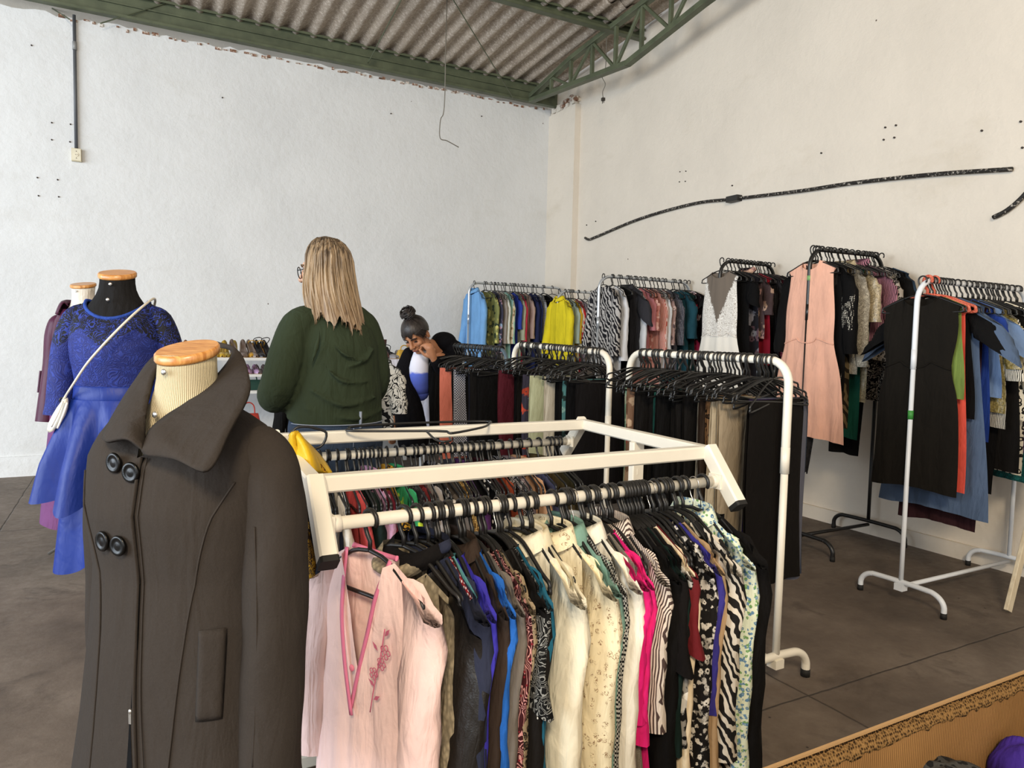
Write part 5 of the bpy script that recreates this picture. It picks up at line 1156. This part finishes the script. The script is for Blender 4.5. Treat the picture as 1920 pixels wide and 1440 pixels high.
for s_ in (0, 1): boot('dark reddish brown ankle boot on the cloth-covered table', (tx(704)+.085*s_, 6.95, 1.10), .2, solid('boot_brown', '#4a2822', .5))
for i, (px, d_, c_, st_) in enumerate([(722, 'black open', '#1c1b1c', True), (736, 'grey and white', '#8a878a', False), (746, 'black flat', '#232124', False)]):
    for s_ in (-1, 1): shoe('%s shoe, one of a pair on the cloth-covered table' % d_, (tx(px)+s_*.037, 6.86+.1*(i == 0), 1.10), R(rng.uniform(-25, 25)), solid('shoe_'+d_.replace(' ', '_'), c_, .4), .05 if st_ else .02, strap=st_, group=d_+' pair on the clothed table')
bag_('mustard yellow handbag at the right end of the cloth-covered table', (tx(752), 6.80, 1.10), .2, .18, .09, .1, solid('bag_mustard', '#c29a3c', .45))

# ------------------------------------------------------------------ cardboard box with clothes, plank
t = NT('cardboard'); n1 = t.noise(5, 4); w = t.wave(60, .3, 1, 'X'); t.fin(t.ramp(n1, [(.3, lin('#7d5a32')), (.7, lin('#946d40'))]), .8, .2); t.bump(w, .06, .001); M_card = t.m
M_liner = solid('cardboard_liner', '#a88457', .85); t = NT('cardboard_flutes'); p = t.sep(t.tc()); w = t.vor(190, rnd=.55); t.fin(t.ramp(w, [(.2, lin('#2a1c0e')), (.55, lin('#80613a'))]), .9, .1); t.bump(w, .6, .003); M_flute = t.m
e = empty('cardboard_box', 'large open cardboard box at the lower right corner', 'box', (1.2, .45, 0))
z = .70; bx0, bx1, by0, by1 = -.62, .72, -.25, .245
for nm, c, d in (('side_panel', ((bx0+bx1)/2, by1, (z-.025)/2), (bx1-bx0, .014, z-.025)), ('side_panel', ((bx0+bx1)/2, by0, z/2), (bx1-bx0, .014, z)), ('side_panel', (bx0, 0, z/2), (.014, by1-by0, z)), ('side_panel', (bx1, 0, z/2), (.014, by1-by0, z)), ('bottom', ((bx0+bx1)/2, 0, .012), (bx1-bx0-.02, by1-by0-.02, .014))):
    mb = MB(); mb.box(c, d); pn = mb.build(nm, M_card, e)
    if nm == 'side_panel' and c[1] == by1:
        mb = MB(); r = random.Random(3); nx = 120; prof = []
        for i in range(nx+1):
            x = bx0+(bx1-bx0)*i/nx; j_ = r.uniform(-.002, .0015); prof.append([(x, by1-.0082, z-.027+j_*2.5), (x, by1-.0076, z-.023+j_*1.5), (x, by1+.0040, z-.004), (x, by1+.0055, z-.030)])
        mb.loft(prof, True); q = mb.build('torn_edge', M_flute, pn); q['label'] = 'torn edge showing the corrugation'
        mb = MB(); mb.box(((bx0+bx1)/2, by1+.0065, z-.02), (bx1-bx0, .005, .04)); mb.build('liner', M_liner, pn)
def heap(label, pos, rad, mat, seed, name='folded_top', cat='clothing'):
    r = random.Random(seed); ph = [r.uniform(0, 6) for _ in range(6)]; mb = MB()
    rg = []
    for i in range(16):
        th = math.pi*i/15; sr = max(.02, math.sin(th)); rg.append([(rad[0]*sr*math.cos(a)*(1+.10*math.sin(3*a+ph[0]+th)), rad[1]*sr*math.sin(a)*(1+.10*math.sin(4*a+ph[1])), rad[2]*math.cos(th)*(1+.18*math.sin(5*a+ph[2]+2*th)*sr)) for a in np.linspace(0, 6.283, 40, endpoint=False)])
    mb.loft(rg, True); return tag(mb.build(name, mat, None, pos), label, cat)
q = onZ(1752, 1436, .60)
heap('crumpled black and grey leopard print top lying in the cardboard box', (q[0], q[1]-.02, .565), (.085, .08, .05), fab('#3a3936', 'leopard', '#121212', '#1f1e1d', 1.3), 3)
q = onZ(1935, 1430, .60); heap('crumpled deep purple garment in the right end of the cardboard box', (q[0]+.02, q[1], .56), (.05, .08, .07), fab('#3a2378'), 5)
heap('heap of mixed dark clothes filling the cardboard box below the leopard top', (1.25, .44, .27), (.58, .21, .24), fab('#2b2830', 'floral', '#4a4450', '#3a3440'), 9, 'clothes_heap')['kind'] = 'stuff'
pl = MB(); a = np.array(onZ(1889, 1149, 0.0)); b = onY(1921, 1020, a[1]+.02); d = (b-a)/np.linalg.norm(b-a); pl.bar((0, 0, .0), d*1.75, .048, .02, (0, 1, 0))
t = NT('cream_plank'); n1 = t.noise(14, 4, .6, t.scalev(t.tc(), (4, 4, .6))); t.fin(t.ramp(n1, [(.3, lin('#bfae90')), (.7, lin('#d8cbb0'))]), .6, .3)
tag(pl.build('leaning_plank', t.m, None, a+(0, 0, .01)), 'cream painted wooden plank leaning beside the far right rack', 'plank')
# things lying on the stand's top frame
bz = GZ+.046*KS*.5
def lay_hanger(label, pts, hook, rad=.0043):
    o_ = np.mean(np.array(pts), axis=0); e = empty('clothes_hanger', label, 'hanger', o_)
    mb = MB(); P = smooth_path([np.array(p)-o_ for p in pts], 4); mb.tube(P, rad, 8, False); mb.build('frame', M_hook, e)
    mb = MB(); mb.tube([np.array(p)-o_ for p in smooth_path(hook, 6)], rad*.9, 8); mb.build('hook', M_hook, e)
zb = bz+.006
lay_hanger('empty black hanger lying flat on the rear bar of the white stand', [onZ(a, b, zb+.0) for a, b in ((838, 809), (800, 808), (662, 808), (655, 804), (668, 799), (780, 793), (908, 790), (917, 794), (905, 801), (850, 812), (838, 809))], [onZ(a, b, zb) for a, b in ((800, 809), (815, 823), (830, 828), (845, 826), (843, 821))])
lay_hanger('black hanger hooked over the rear left corner of the white stand', [onY(a, b, 2.60*KS) for a, b in ((548, 812), (556, 802), (575, 800), (590, 803), (612, 812), (600, 838), (560, 840), (548, 812))], [onY(a, b, 2.62*KS) for a, b in ((556, 802), (548, 808), (542, 818))])
ye = fab('#c9a11d', 'satin'); mb = MB()
ymx = lambda u, v: onY(543+(14+52*v+6*math.sin(v*3))*u*1.02+ (2 if v < .1 else 0)+ (10*v), 816+68*v+8*math.sin(u*3.1)*(-1)*(1-v)+ (4*u*v), (2.28-.10*math.sin(math.pi*u)-.06*v-.03*math.sin(u*9+v*4))*KS)
mb.grid(lambda i, j: ymx(i, j), 16, 16); yb = mb.build('blouse', ye); tag(yb, 'mustard yellow satin blouse with lace hem draped over the rear left corner of the stand', 'blouse'); solidify(yb, .012)
mb = MB(); mb.grid(lambda i, j: np.array(onY(570+32*i+12*j, 868+16*j+4*math.sin(i*9), 2.17*KS)), 14, 4); q = mb.build('lace_hem', fab('#a67c1c', 'lace', '#4a2c0c'), yb); solidify(q, .004)
# a small rack with tops between the two women
wall_rack('clothes_rack', 'small black rack between the two women holding the squiggle print blouse', 4.25, .86, 1.27, 1.31, M_blackm, [
 (.90, 'blouse', 'black and white squiggle print blouse between the two women', fab('#c9c5bc', 'squiggle', '#161516', None, .55), dict(L=.5, ws=.2, hem=.22, sleeve='half', sl=.3, sr=.07, rz=-25, t=.022, nu=24, nv=18)),
 (.2, 'jacket', 'black jacket on the small rack beside the squiggle print blouse', bk, dict(L=.62, ws=.2, sleeve='long', sl=.5, rz=-55, t=.02)),
 (.62, 'blouse', 'grey and white blouse on the small rack between the women', fab('#8d8d90', 'hstripe', '#c9c9cc', None, 2), dict(L=.7, sleeve='long', sl=.5)),
 (.74, 'top', 'teal top on the small rack between the women', fab('#2f8a86'), dict(L=.75, sleeve='none')),
 (.4, 'blouse', 'dark blouse in the middle of the small rack between the women', bk2, dict(L=.72, sleeve='long', sl=.5)),
], 'small black rack between the women', 5, foot=.2)

# the many further hangers crammed on the racks
mb = MB()
for loc, rz, tl, kd in SPARE:
    me = {'b': HB, 's': HBs}[kd][2]; M_ = Matrix.Translation(Vector(loc)) @ Matrix.Rotation(rz, 4, 'Z') @ Matrix.Rotation(tl, 4, 'Y')
    mb.add([tuple(M_ @ v.co) for v in me.vertices], [tuple(f.vertices) for f in me.polygons])
tag(mb.build('spare_hangers', M_hook), 'further empty black hangers crammed between the clothes on the racks', 'hangers', None, 'stuff')
# ------------------------------------------------------------------ people
def rotm(yaw=0., pitch=0., roll=0.):
    return np.array(Matrix.Rotation(yaw, 3, 'Z') @ Matrix.Rotation(pitch, 3, 'X') @ Matrix.Rotation(roll, 3, 'Y'))
def chain(mb, pts, rads, n=16, k=4):
    """tapering limb; rads as (across-y, across-x) for upright pieces"""
    P = smooth_path(pts, k); m_ = len(pts); rr = np.array([(q, q) if np.isscalar(q) else q for q in rads], float); u = np.linspace(0, m_-1, len(P))
    R_ = [(np.interp(u, range(m_), rr[:, 0])[i], np.interp(u, range(m_), rr[:, 1])[i]) for i in range(len(P))]
    mb.tube(P, R_, n); mb.ell(P[0], (min(R_[0]),)*3, 10, 7); mb.ell(P[-1], (min(R_[-1]),)*3, 10, 7)
def remesh(o, vox, it=4):
    m_ = o.modifiers.new('skin', 'REMESH'); m_.mode = 'VOXEL'; m_.voxel_size = vox; m_.use_smooth_shade = True
    s_ = o.modifiers.new('relax', 'SMOOTH'); s_.iterations = it; s_.factor = .5; return o
def hand(mb, w, d, side, palm, curl=.5, s=1.0):
    """w wrist, d direction of the fingers, palm = way the palm faces, side = towards the thumb"""
    w, d, palm, side = [np.array(q, float) for q in (w, d, palm, side)]
    chain(mb, [w-d*.02*s, w+d*.03*s, w+d*.085*s], [.024*s, .03*s, .03*s], 12, 3)
    for off in (-.022, .02): mb.ell(w+d*.06*s+side*off*s, (.019*s, .019*s, .019*s), 10, 7)
    for i, (off, L_) in enumerate(((.030, .072), (.011, .08), (-.009, .074), (-.028, .058))):
        b = w+d*.086*s+side*off*s; pts = [b]; a = .25+curl*.3
        for seg in (.45, .32, .23): 
            pts.append(pts[-1]+(d*math.cos(a)+palm*math.sin(a))*L_*seg*s); a += curl*1.1
        chain(mb, pts, [.0098*s, .0092*s, .0085*s, .0072*s], 9, 3)
    b = w+d*.025*s+side*.028*s; t1 = b+(side*.7+d*.6+palm*.25)*.036*s; t2 = t1+(d*.85+side*.15+palm*.4)*.03*s; t3 = t2+(d*.8+palm*.6)*.024*s
    chain(mb, [b, t1, t2, t3], [.015*s, .0125*s, .011*s, .0085*s], 9, 3)
def skin_mat(name, c):
    t = NT(name); f = t.noise(30, 4); t.fin(t.ramp(f, [(.3, scl(lin(c), .9)), (.7, lin(c))]), .5, .4); t.b.inputs['Subsurface Weight'].default_value = .12
    t.b.inputs['Subsurface Radius'].default_value = (.02, .008, .004); return t.m
def head_shape(mb, c, M, s=1.0):
    """head with brow, nose, lips, chin, ears; face towards local -y"""
    P = lambda x, y, z: np.array(c)+M@(np.array((x, y, z))*s)
    E_ = lambda p, r, **k: mb.ell(P(*p), np.array(r)*s, rot=M, **k)
    E_((0, .012, .025), (.074, .092, .088), n=20, m_=14); E_((0, -.022, -.035), (.058, .062, .075), n=18, m_=12); E_((0, -.058, -.088), (.026, .024, .022)); E_((0, -.068, .028), (.05, .02, .02))
    for x in (-1, 1):
        E_((x*.038, -.058, -.022), (.024, .022, .022)); E_((x*.077, .01, -.008), (.010, .020, .032)); E_((x*.05, -.012, -.065), (.02, .035, .03))
    chain(mb, [P(0, -.082, .018), P(0, -.093, -.006), P(0, -.104, -.026)], [.009*s, .011*s, .014*s], 10, 3); E_((-.012, -.093, -.030), (.010, .010, .008)); E_((.012, -.093, -.030), (.010, .010, .008))
    E_((0, -.081, -.057), (.024, .012, .007)); E_((0, -.079, -.069), (.021, .012, .008))
    return P
def face_bits(o, P, M, s, lipc, browc, eyes=True):
    for x in (-1, 1):
        mb = MB(); mb.ell(P(x*.032, -.074, .002), np.array((.012, .009, .0045 if eyes else .0028))*s, rot=M); e = mb.build('eye', solid('eye_white', '#b8b0a8', .3) if eyes else solid('lash_dark', '#241915', .5), o)
        mb = MB(); mb.ell(P(x*.032, -.082, .002), np.array((.005, .002, .0042 if eyes else .0022))*s, rot=M); mb.build('iris', solid('iris_dark', '#21160f', .2), e)
        mb = MB(); mb.tube(smooth_path([P(x*.014, -.088, .024), P(x*.034, -.086, .031), P(x*.054, -.072, .025)], 4), [(.004*s, .003*s)]*9, 6); mb.build('eyebrow', browc, o)
    mb = MB(); mb.tube(smooth_path([P(-.022, -.084, -.062), P(-.008, -.093, -.060), P(.008, -.093, -.060), P(.022, -.084, -.062)], 4), [(.006*s*q, .006*s*q) for q in np.interp(range(13), [0, 6, 12], [.35, 1, .35])], 8); mb.build('lips', lipc, o)
# ---- woman in the green sweater, seen from behind
W1 = np.array((.80, 3.12, 0.)); W1R = R(190)
sk = skin_mat('skin_fair', '#c99c80')
mb = MB(); Mh = rotm(R(53), R(8)); hc = (.042, -.02, 1.60)      # head turned to her left
Ph = head_shape(mb, hc, Mh, 1.03)
chain(mb, [(0.01, .0, 1.36), (.02, .0, 1.47), (.04, -.015, 1.55)], [.055, .052, .055])
chain(mb, [(0, .0, .88), (0, .01, 1.0), (0, .02, 1.15), (0, .015, 1.28), (0, .005, 1.35), (.01, .0, 1.42)], [(.14, .18), (.13, .17), (.12, .165), (.105, .155), (.06, .12), (.045, .06)], 22)
hand_specs = []
for s_ in (1, -1):
    k_ = 1.0 if s_ > 0 else .76; chain(mb, [(s_*.13*k_, .0, 1.345), (s_*.195*k_, .01, 1.24), (s_*.222*k_, .0, 1.11), (s_*.19*k_, -.16, 1.04), (s_*.13, -.29, 1.06)], [.04, .045, .042, .036, .027])
    d = np.array((-s_*.35, -.93, .05)); d /= np.linalg.norm(d); hand(mb, np.array((s_*.12, -.31, 1.06)), d, (s_*0.-.1*s_, 0, .99), (-s_*.9, .3, 0), .5)
    chain(mb, [(s_*.095, .01, .93), (s_*.10, -.005, .7), (s_*.095, .0, .48), (s_*.095, .015, .28), (s_*.09, .02, .09)], [.10, .088, .062, .058, .04])
    chain(mb, [(s_*.09, .03, .05), (s_*.095, -.06, .035), (s_*.1, -.15, .025)], [.036, .034, .026])
p1 = mb.build('person', sk, None, W1, W1R); remesh(p1, .0055, 3)
tag(p1, 'woman with long blond hair, dark green sweater and jeans behind the white stand', 'person')
face_bits(p1, Ph, Mh, 1.03, solid('lip_rose', '#a8605a', .4), solid('brow_brown', '#6a5238', .7))
sweat = fab('#2c3524', 'plain', rough=.92)
mb = MB()
chain(mb, [(0, .0, .955), (0, .012, 1.0), (0, .022, 1.08), (0, .022, 1.17), (0, .02, 1.26), (0, .012, 1.34), (0, .006, 1.405)], [(.178, .215), (.172, .207), (.165, .198), (.152, .188), (.142, .186), (.118, .175), (.075, .12)], 26)
chain(mb, [(0, .004, 1.38), (.01, -.002, 1.435), (.015, -.005, 1.478)], [(.09, .11), (.072, .08), (.062, .064)], 20)
for s_ in (1, -1):
    k_ = 1.0 if s_ > 0 else .74
    chain(mb, [(s_*.10, .006, 1.395), (s_*.17*k_, .008, 1.355), (s_*.212*k_, .012, 1.25), (s_*.245*k_, .004, 1.13), (s_*.245*k_, -.06, 1.06), (s_*.2*k_, -.18, 1.04), (s_*.145, -.275, 1.055)], [.06, .075, .08, .078, .076, .062, .045])
r = random.Random(6)
for (a, b, c_, rr) in [((.10, .165, 1.30), (.04, .19, 1.24), (-.05, .19, 1.22), .010), ((.14, .15, 1.22), (.05, .188, 1.13), (-.1, .18, 1.13), .010), ((.18, .12, 1.10), (.05, .19, 1.03), (-.12, .17, 1.06), .011), ((.2, .1, 1.02), (0, .19, .97), (-.18, .12, 1.0), .011), ((.13, .14, 1.35), (.15, .15, 1.27), (.17, .13, 1.18), .012), ((-.14, .13, 1.30), (-.06, .175, 1.22), (.02, .18, 1.19), .009)]:
    mb.tube(smooth_path([a, b, c_], 6), [rr*q for q in np.interp(range(13), [0, 6, 12], [.3, 1, .3])], 8)
sw_ = mb.build('sweater', sweat, p1); remesh(sw_, .0075, 7)
mb = MB(); mb.tube(smooth_path([(.04, .178, 1.36), (.015, .19, 1.345)], 4), .0045, 6); 
jean = fab('#2a3648', 'denim', '#3d4c62')
mb = MB()
chain(mb, [(0, .01, .84), (0, .012, .92), (0, .012, 1.0)], [(.165, .20), (.17, .21), (.155, .195)], 24)
for s_ in (1, -1): chain(mb, [(s_*.09, .02, .90), (s_*.105, .005, .7), (s_*.10, .005, .48), (s_*.097, .018, .28), (s_*.093, .02, .08)], [.125, .108, .08, .074, .068], 18)
je = mb.build('jeans', jean, p1); remesh(je, .008, 5)
mb = MB(); mb.tube([(.21*math.cos(a)*1.0, .012+.176*math.sin(a), .945) for a in np.linspace(.1, math.pi-.1, 26)], .0022, 5); mb.tube([(-.03, .19, 1.0), (-.03, .19, .93)], .006, 6); mb.tube([(.0, .188, .93), (.0, .186, .85)], .002, 5); mb.build('waistband_stitching', solid('denim_thread', '#8d96a6', .8), je)
for s_ in (1, -1):
    mb = MB(); chain(mb, [(s_*.09, .05, .05), (s_*.095, -.05, .05), (s_*.1, -.16, .035)], [.046, .046, .034]); mb.box((s_*.096, -.055, .012), (.085, .26, .022)); remesh(mb.build('shoe', fab('#2b2a2c'), p1), .006, 3)
# glasses
gl = solid('glasses_frame', '#1d2328', .3)
mb = MB()
for x in (-1, 1):
    mb.tube([Ph(x*.036+.027*math.cos(a), -.098, -.002+.024*math.sin(a)) for a in np.linspace(0, 2*math.pi, 22)], .0022, 6, False)
    mb.tube(smooth_path([Ph(x*.064, -.096, .006), Ph(x*.080, -.05, .008), Ph(x*.082, .01, .006)], 4), .0022, 6)
mb.tube([Ph(-.009, -.1, .0), Ph(0, -.103, .003), Ph(.009, -.1, .0)], .0022, 6); gq = mb.build('glasses', gl, p1)
# hair: dark blond roots to light blond lengths
t = NT('blond_hair'); p = t.sep(t.tc()); v = t.scalev(t.tc(), (1, 1, .05)); st = t.noise(70, 4, .7, v); st2 = t.noise(26, 3, .6, v)
zf = t.math('ADD', t.math('MULTIPLY', t.math('SUBTRACT', p[2], 1.36), 2.6), t.math('MULTIPLY', t.math('SUBTRACT', st2, .5), .9))
col = t.ramp(zf, [(.05, lin('#7d654e')), (.45, lin('#8a7458')), (.75, lin('#5f4f3e')), (.97, lin('#352c25'))]); col = t.mix(t.ramp(st, [(.42, (0, 0, 0, 1)), (.62, (.75, .75, .75, 1))]), col, lin('#a89072')); col = t.mix(t.ramp(st, [(.3, (.6, .6, .6, 1)), (.44, (0, 0, 0, 1))]), col, lin('#44372d'))
t.fin(col, .42, .35); t.bump(st, .5, .003); M_blond = t.m
Hc = np.array(hc); yaw = R(53); r = random.Random(9)
def hair_pt(i, j, out=0.):
    """i around the head from one cheek over the back to the other, j from crown to tips"""
    a = yaw+R(-38)+i*R(262); ca, sa = math.cos(a), math.sin(a)       # a=yaw-90deg faces front
    if j < .38:
        q = j/.38; th = q*math.pi*.52; rx, ry, rz_ = .100, .112, .118
        p_ = Hc+np.array((0, .008, .028))+np.array((rx*math.sin(th)*ca, ry*math.sin(th)*sa, rz_*math.cos(th)))
    else:
        q = (j-.38)/.62; back = max(0, sa); L_ = (.205+.04*back+.10*max(0, -ca))*(1+.07*math.sin(i*47)+.05*math.sin(i*103+1))
        p_ = Hc+np.array((0, .008, .028))+np.array((.100*ca*(1+.26*q+.1*math.sin(q*3)), .112*sa*(1+.22*q), -.008-L_*q)); p_ = p_+np.array((-.03*q*q, .035*q*back, 0))
    w = .004*math.sin(i*60+j*3)+.003*math.sin(i*130+j*7); n_ = np.array((ca, sa, 0)); return p_+n_*(w*min(1, j*3)+out)
mb = MB(); mb.grid(hair_pt, 90, 34); mb.grid(lambda i, j: hair_pt(i, j, -.014), 60, 24)
for k in range(150):
    i0 = r.random(); o_ = r.uniform(-.004, .007); di = r.uniform(-.03, .03); je_ = r.uniform(.84, 1.16); P = []
    for q in np.linspace(.1, je_, 14): P.append(hair_pt(min(1, max(0, i0+di*q)), min(1, q), o_+.002*math.sin(q*12+k))-np.array((0, 0, .30*.62*max(0, q-1))))
    mb.tube(P, [.0048*q for q in np.interp(range(14), [0, 3, 9, 13], [.6, 1, .8, .12])], 5)
mb.build('hair', M_blond, p1)
# ---- woman leaning at the far end of the back trouser rack
hp = np.array(atD(781, 628, 5.3)); sk2 = skin_mat('skin_tan', '#b07a58')
pel = np.array((2.40, 5.58, .93)); nk = np.array(atD(822, 655, 5.5)); W2 = np.array((pel[0], pel[1], 0.)); L2 = lambda p: np.array(p, float)-W2
facing = math.atan2(-.62, -.79)              # world heading of the face
M2 = np.array(Matrix.Rotation(facing+math.pi/2, 3, 'Z') @ Matrix.Rotation(R(40), 3, 'X') @ Matrix.Rotation(R(-8), 3, 'Y'))
mb = MB(); P2 = head_shape(mb, L2(hp), M2, 1.15)
ch_ = nk+np.array((.05, .04, -.13)); chain(mb, [L2(hp+np.array((.03, .025, -.05))), L2(nk), L2(nk+(.04, .03, -.07))], [.052, .052, .065])
chain(mb, [L2(pel), L2(pel*.6+ch_*.4), L2(ch_), L2(nk+(.02, .02, -.03))], [(.12, .16), (.115, .15), (.115, .16), (.06, .08)], 20)
hw = np.array(atD(813, 672, 5.22)); elb = np.array(atD(850, 730, 5.40)); shl = np.array(atD(852, 668, 5.5)); shr = np.array(atD(770, 672, 5.6))
chain(mb, [L2(shl), L2(shl*.5+elb*.5), L2(elb), L2(elb*.45+hw*.55), L2(hw)], [.05, .046, .04, .035, .024])
hd = np.array((-.42, -.12, .9)); hd /= np.linalg.norm(hd); hand(mb, L2(hw), hd, (-.75, .3, -.3), (-.5, .75, -.1), 1.0)
elr = np.array(atD(752, 745, 5.55)); hr = np.array(atD(738, 800, 5.35)); chain(mb, [L2(shr), L2(shr*.5+elr*.5), L2(elr), L2(elr*.5+hr*.5), L2(hr)], [.05, .046, .04, .035, .024]); hand(mb, L2(hr), (-.25, -.45, -.85), (-.8, -.3, .2), (.3, .6, -.3), .6)
for s_ in (1, -1):
    o_ = np.array((.0, s_*.09, 0)); chain(mb, [L2(pel+o_-(0, 0, .04)), L2((pel[0]+.03, pel[1]+o_[1], .5)), L2((pel[0]+.06, pel[1]+o_[1], .09))], [.095, .066, .04]); chain(mb, [L2((pel[0]+.06, pel[1]+o_[1], .05)), L2((pel[0]-.12, pel[1]+o_[1], .028))], [.036, .028])
p2 = mb.build('person', sk2, None, W2); remesh(p2, .0055, 3)
tag(p2, 'woman with dark hair in a bun and a black jacket bending behind the hangers', 'person')
face_bits(p2, P2, M2, 1.15, solid('lip_brown', '#8a4a40', .4), solid('brow_black', '#1c1614', .7), False)
mb = MB(); tor = [(L2(pel+(0, 0, -.03)), (.135, .175)), (L2(pel*.6+ch_*.4), (.132, .168)), (L2(ch_), (.135, .178)), (L2(nk+(.03, .025, -.055)), (.085, .12))]
chain(mb, [q[0] for q in tor], [q[1] for q in tor], 22); chain(mb, [L2(shl+(0, 0, .0)), L2(shl*.5+elb*.5), L2(elb), L2(elb*.12+hw*.88)], [.066, .06, .055, .042]); chain(mb, [L2(shr), L2(shr*.5+elr*.5), L2(elr), L2(elr*.4+hr*.6)], [.066, .062, .056, .048])
cb = L2(atD(832, 640, 5.5)); mb.ell(cb, (.10, .10, .075), 14, 9); mb.ell(L2(atD(852, 655, 5.5)), (.08, .08, .07), 14, 9)
chain(mb, [L2(atD(768, 665, 5.5)), L2(atD(756, 712, 5.42)), L2(atD(766, 768, 5.34)), L2(atD(776, 830, 5.34))], [.06, .08, .11, .12]); jk = mb.build('jacket', fab('#0e0d10', rough=.9), p2); remesh(jk, .008, 4)
fr = facing; fd = np.array((math.cos(fr), math.sin(fr), 0)); sd = np.array((-fd[1], fd[0], 0))
def top2(i, j):
    t_ = R(-70)+i*R(140); c0 = L2(nk+(.03, .03, -.075))*(1-j)+L2(pel*.45+ch_*.55)*j; rr = .105+.055*min(1, j*2.5); return c0+fd*(math.cos(t_)*(rr+.012))+sd*math.sin(t_)*(rr+.02)
t = NT('white_blue_top'); p = t.sep(t.tc()); f = t.math('ADD', p[2], t.math('MULTIPLY', t.math('SUBTRACT', t.noise(14, 3), .5), .05)); t.fin(t.ramp(t.math('SUBTRACT', f, .6), [(.36, lin('#4a58a8')), (.445, lin('#5a6fd0')), (.46, lin('#dcdcea')), (.75, lin('#eaeaf2'))]), .8, .2)
mb = MB(); chain(mb, [L2(atD(790, 660, 5.42)), L2(atD(786, 690, 5.38)), L2(atD(788, 735, 5.42))], [.055, .075, .07]); mb.build('blouse', t.m, p2)
def hair_mat(name, c, d):
    t = NT(name); st = t.noise(60, 4, .7, t.scalev(t.tc(), (1, 1, .2))); t.fin(t.ramp(st, [(.35, lin(c)), (.68, lin(d))]), .4, .4); t.bump(st, .5, .003); return t.m
M_dh = hair_mat('dark_hair', '#14100e', '#332a26'); mb = MB()
def cap2(i, j, out=0.):
    a = -math.pi/2+R(42)+i*(2*math.pi-R(84)); th = j*math.pi*.60
    if abs(math.sin(a)+1) < .5: th *= .8
    return P2(.084*math.sin(th)*math.cos(a), .012+.102*math.sin(th)*math.sin(a), .03+(.10)*math.cos(th)+.003*math.sin(i*70))
mb.grid(cap2, 60, 18)
def fringe(i, j):
    a = -math.pi+R(22)+i*R(136); th = j*math.pi*(.44+.05*math.sin(i*23)); return P2(.086*math.sin(th)*math.cos(a), .012+.106*math.sin(th)*math.sin(a), .03+.104*math.cos(th))
mb.grid(fringe, 40, 12); r = random.Random(5); mb.ell(P2(0, .03, .15), (.05, .05, .038), 16, 10, M2)
for k in range(46):
    a = r.uniform(0, 6.28); b = r.uniform(-.6, .9); P = [P2(.05*math.cos(a+q)*math.cos(b), .03+.05*math.sin(a+q)*math.cos(b), .15+.04*math.sin(b)+r.uniform(0, .012)*q) for q in np.linspace(0, 1.5, 7)]; mb.tube(P, [.005*q for q in (.4, 1, 1, 1, .8, .5, .1)], 5)
for s_ in (1, -1):
    for k in range(7): mb.tube(smooth_path([P2(s_*(.05+.005*k), -.07+.008*k, .06), P2(s_*(.074+.002*k), -.05+.01*k, .01), P2(s_*(.074), -.045+.012*k, -.04-.004*k)], 4), [.004*q for q in np.linspace(1, .15, 9)], 5)
mb.build('hair', M_dh, p2)
for s_ in (1,): mb = MB(); mb.ell(P2(s_*.084, .0, -.045), (.005, .005, .009), 8, 6); mb.build('earring', M_chrome, p2)
tr = fab('#2b2a2e'); mb = MB()
for s_ in (1, -1): chain(mb, [L2(pel+(0, s_*.085, -.02)), L2((pel[0]+.03, pel[1]+s_*.09, .5)), L2((pel[0]+.06, pel[1]+s_*.09, .1))], [.11, .082, .066], 16)
remesh(mb.build('trousers', tr, p2), .009, 4)
for s_ in (1, -1): mb = MB(); chain(mb, [(.08, s_*.09, .05), (-.02, s_*.09, .045), (-.14, s_*.09, .035)], [.042, .042, .032]); remesh(mb.build('shoe', fab('#1d1b1b'), p2), .007, 3)
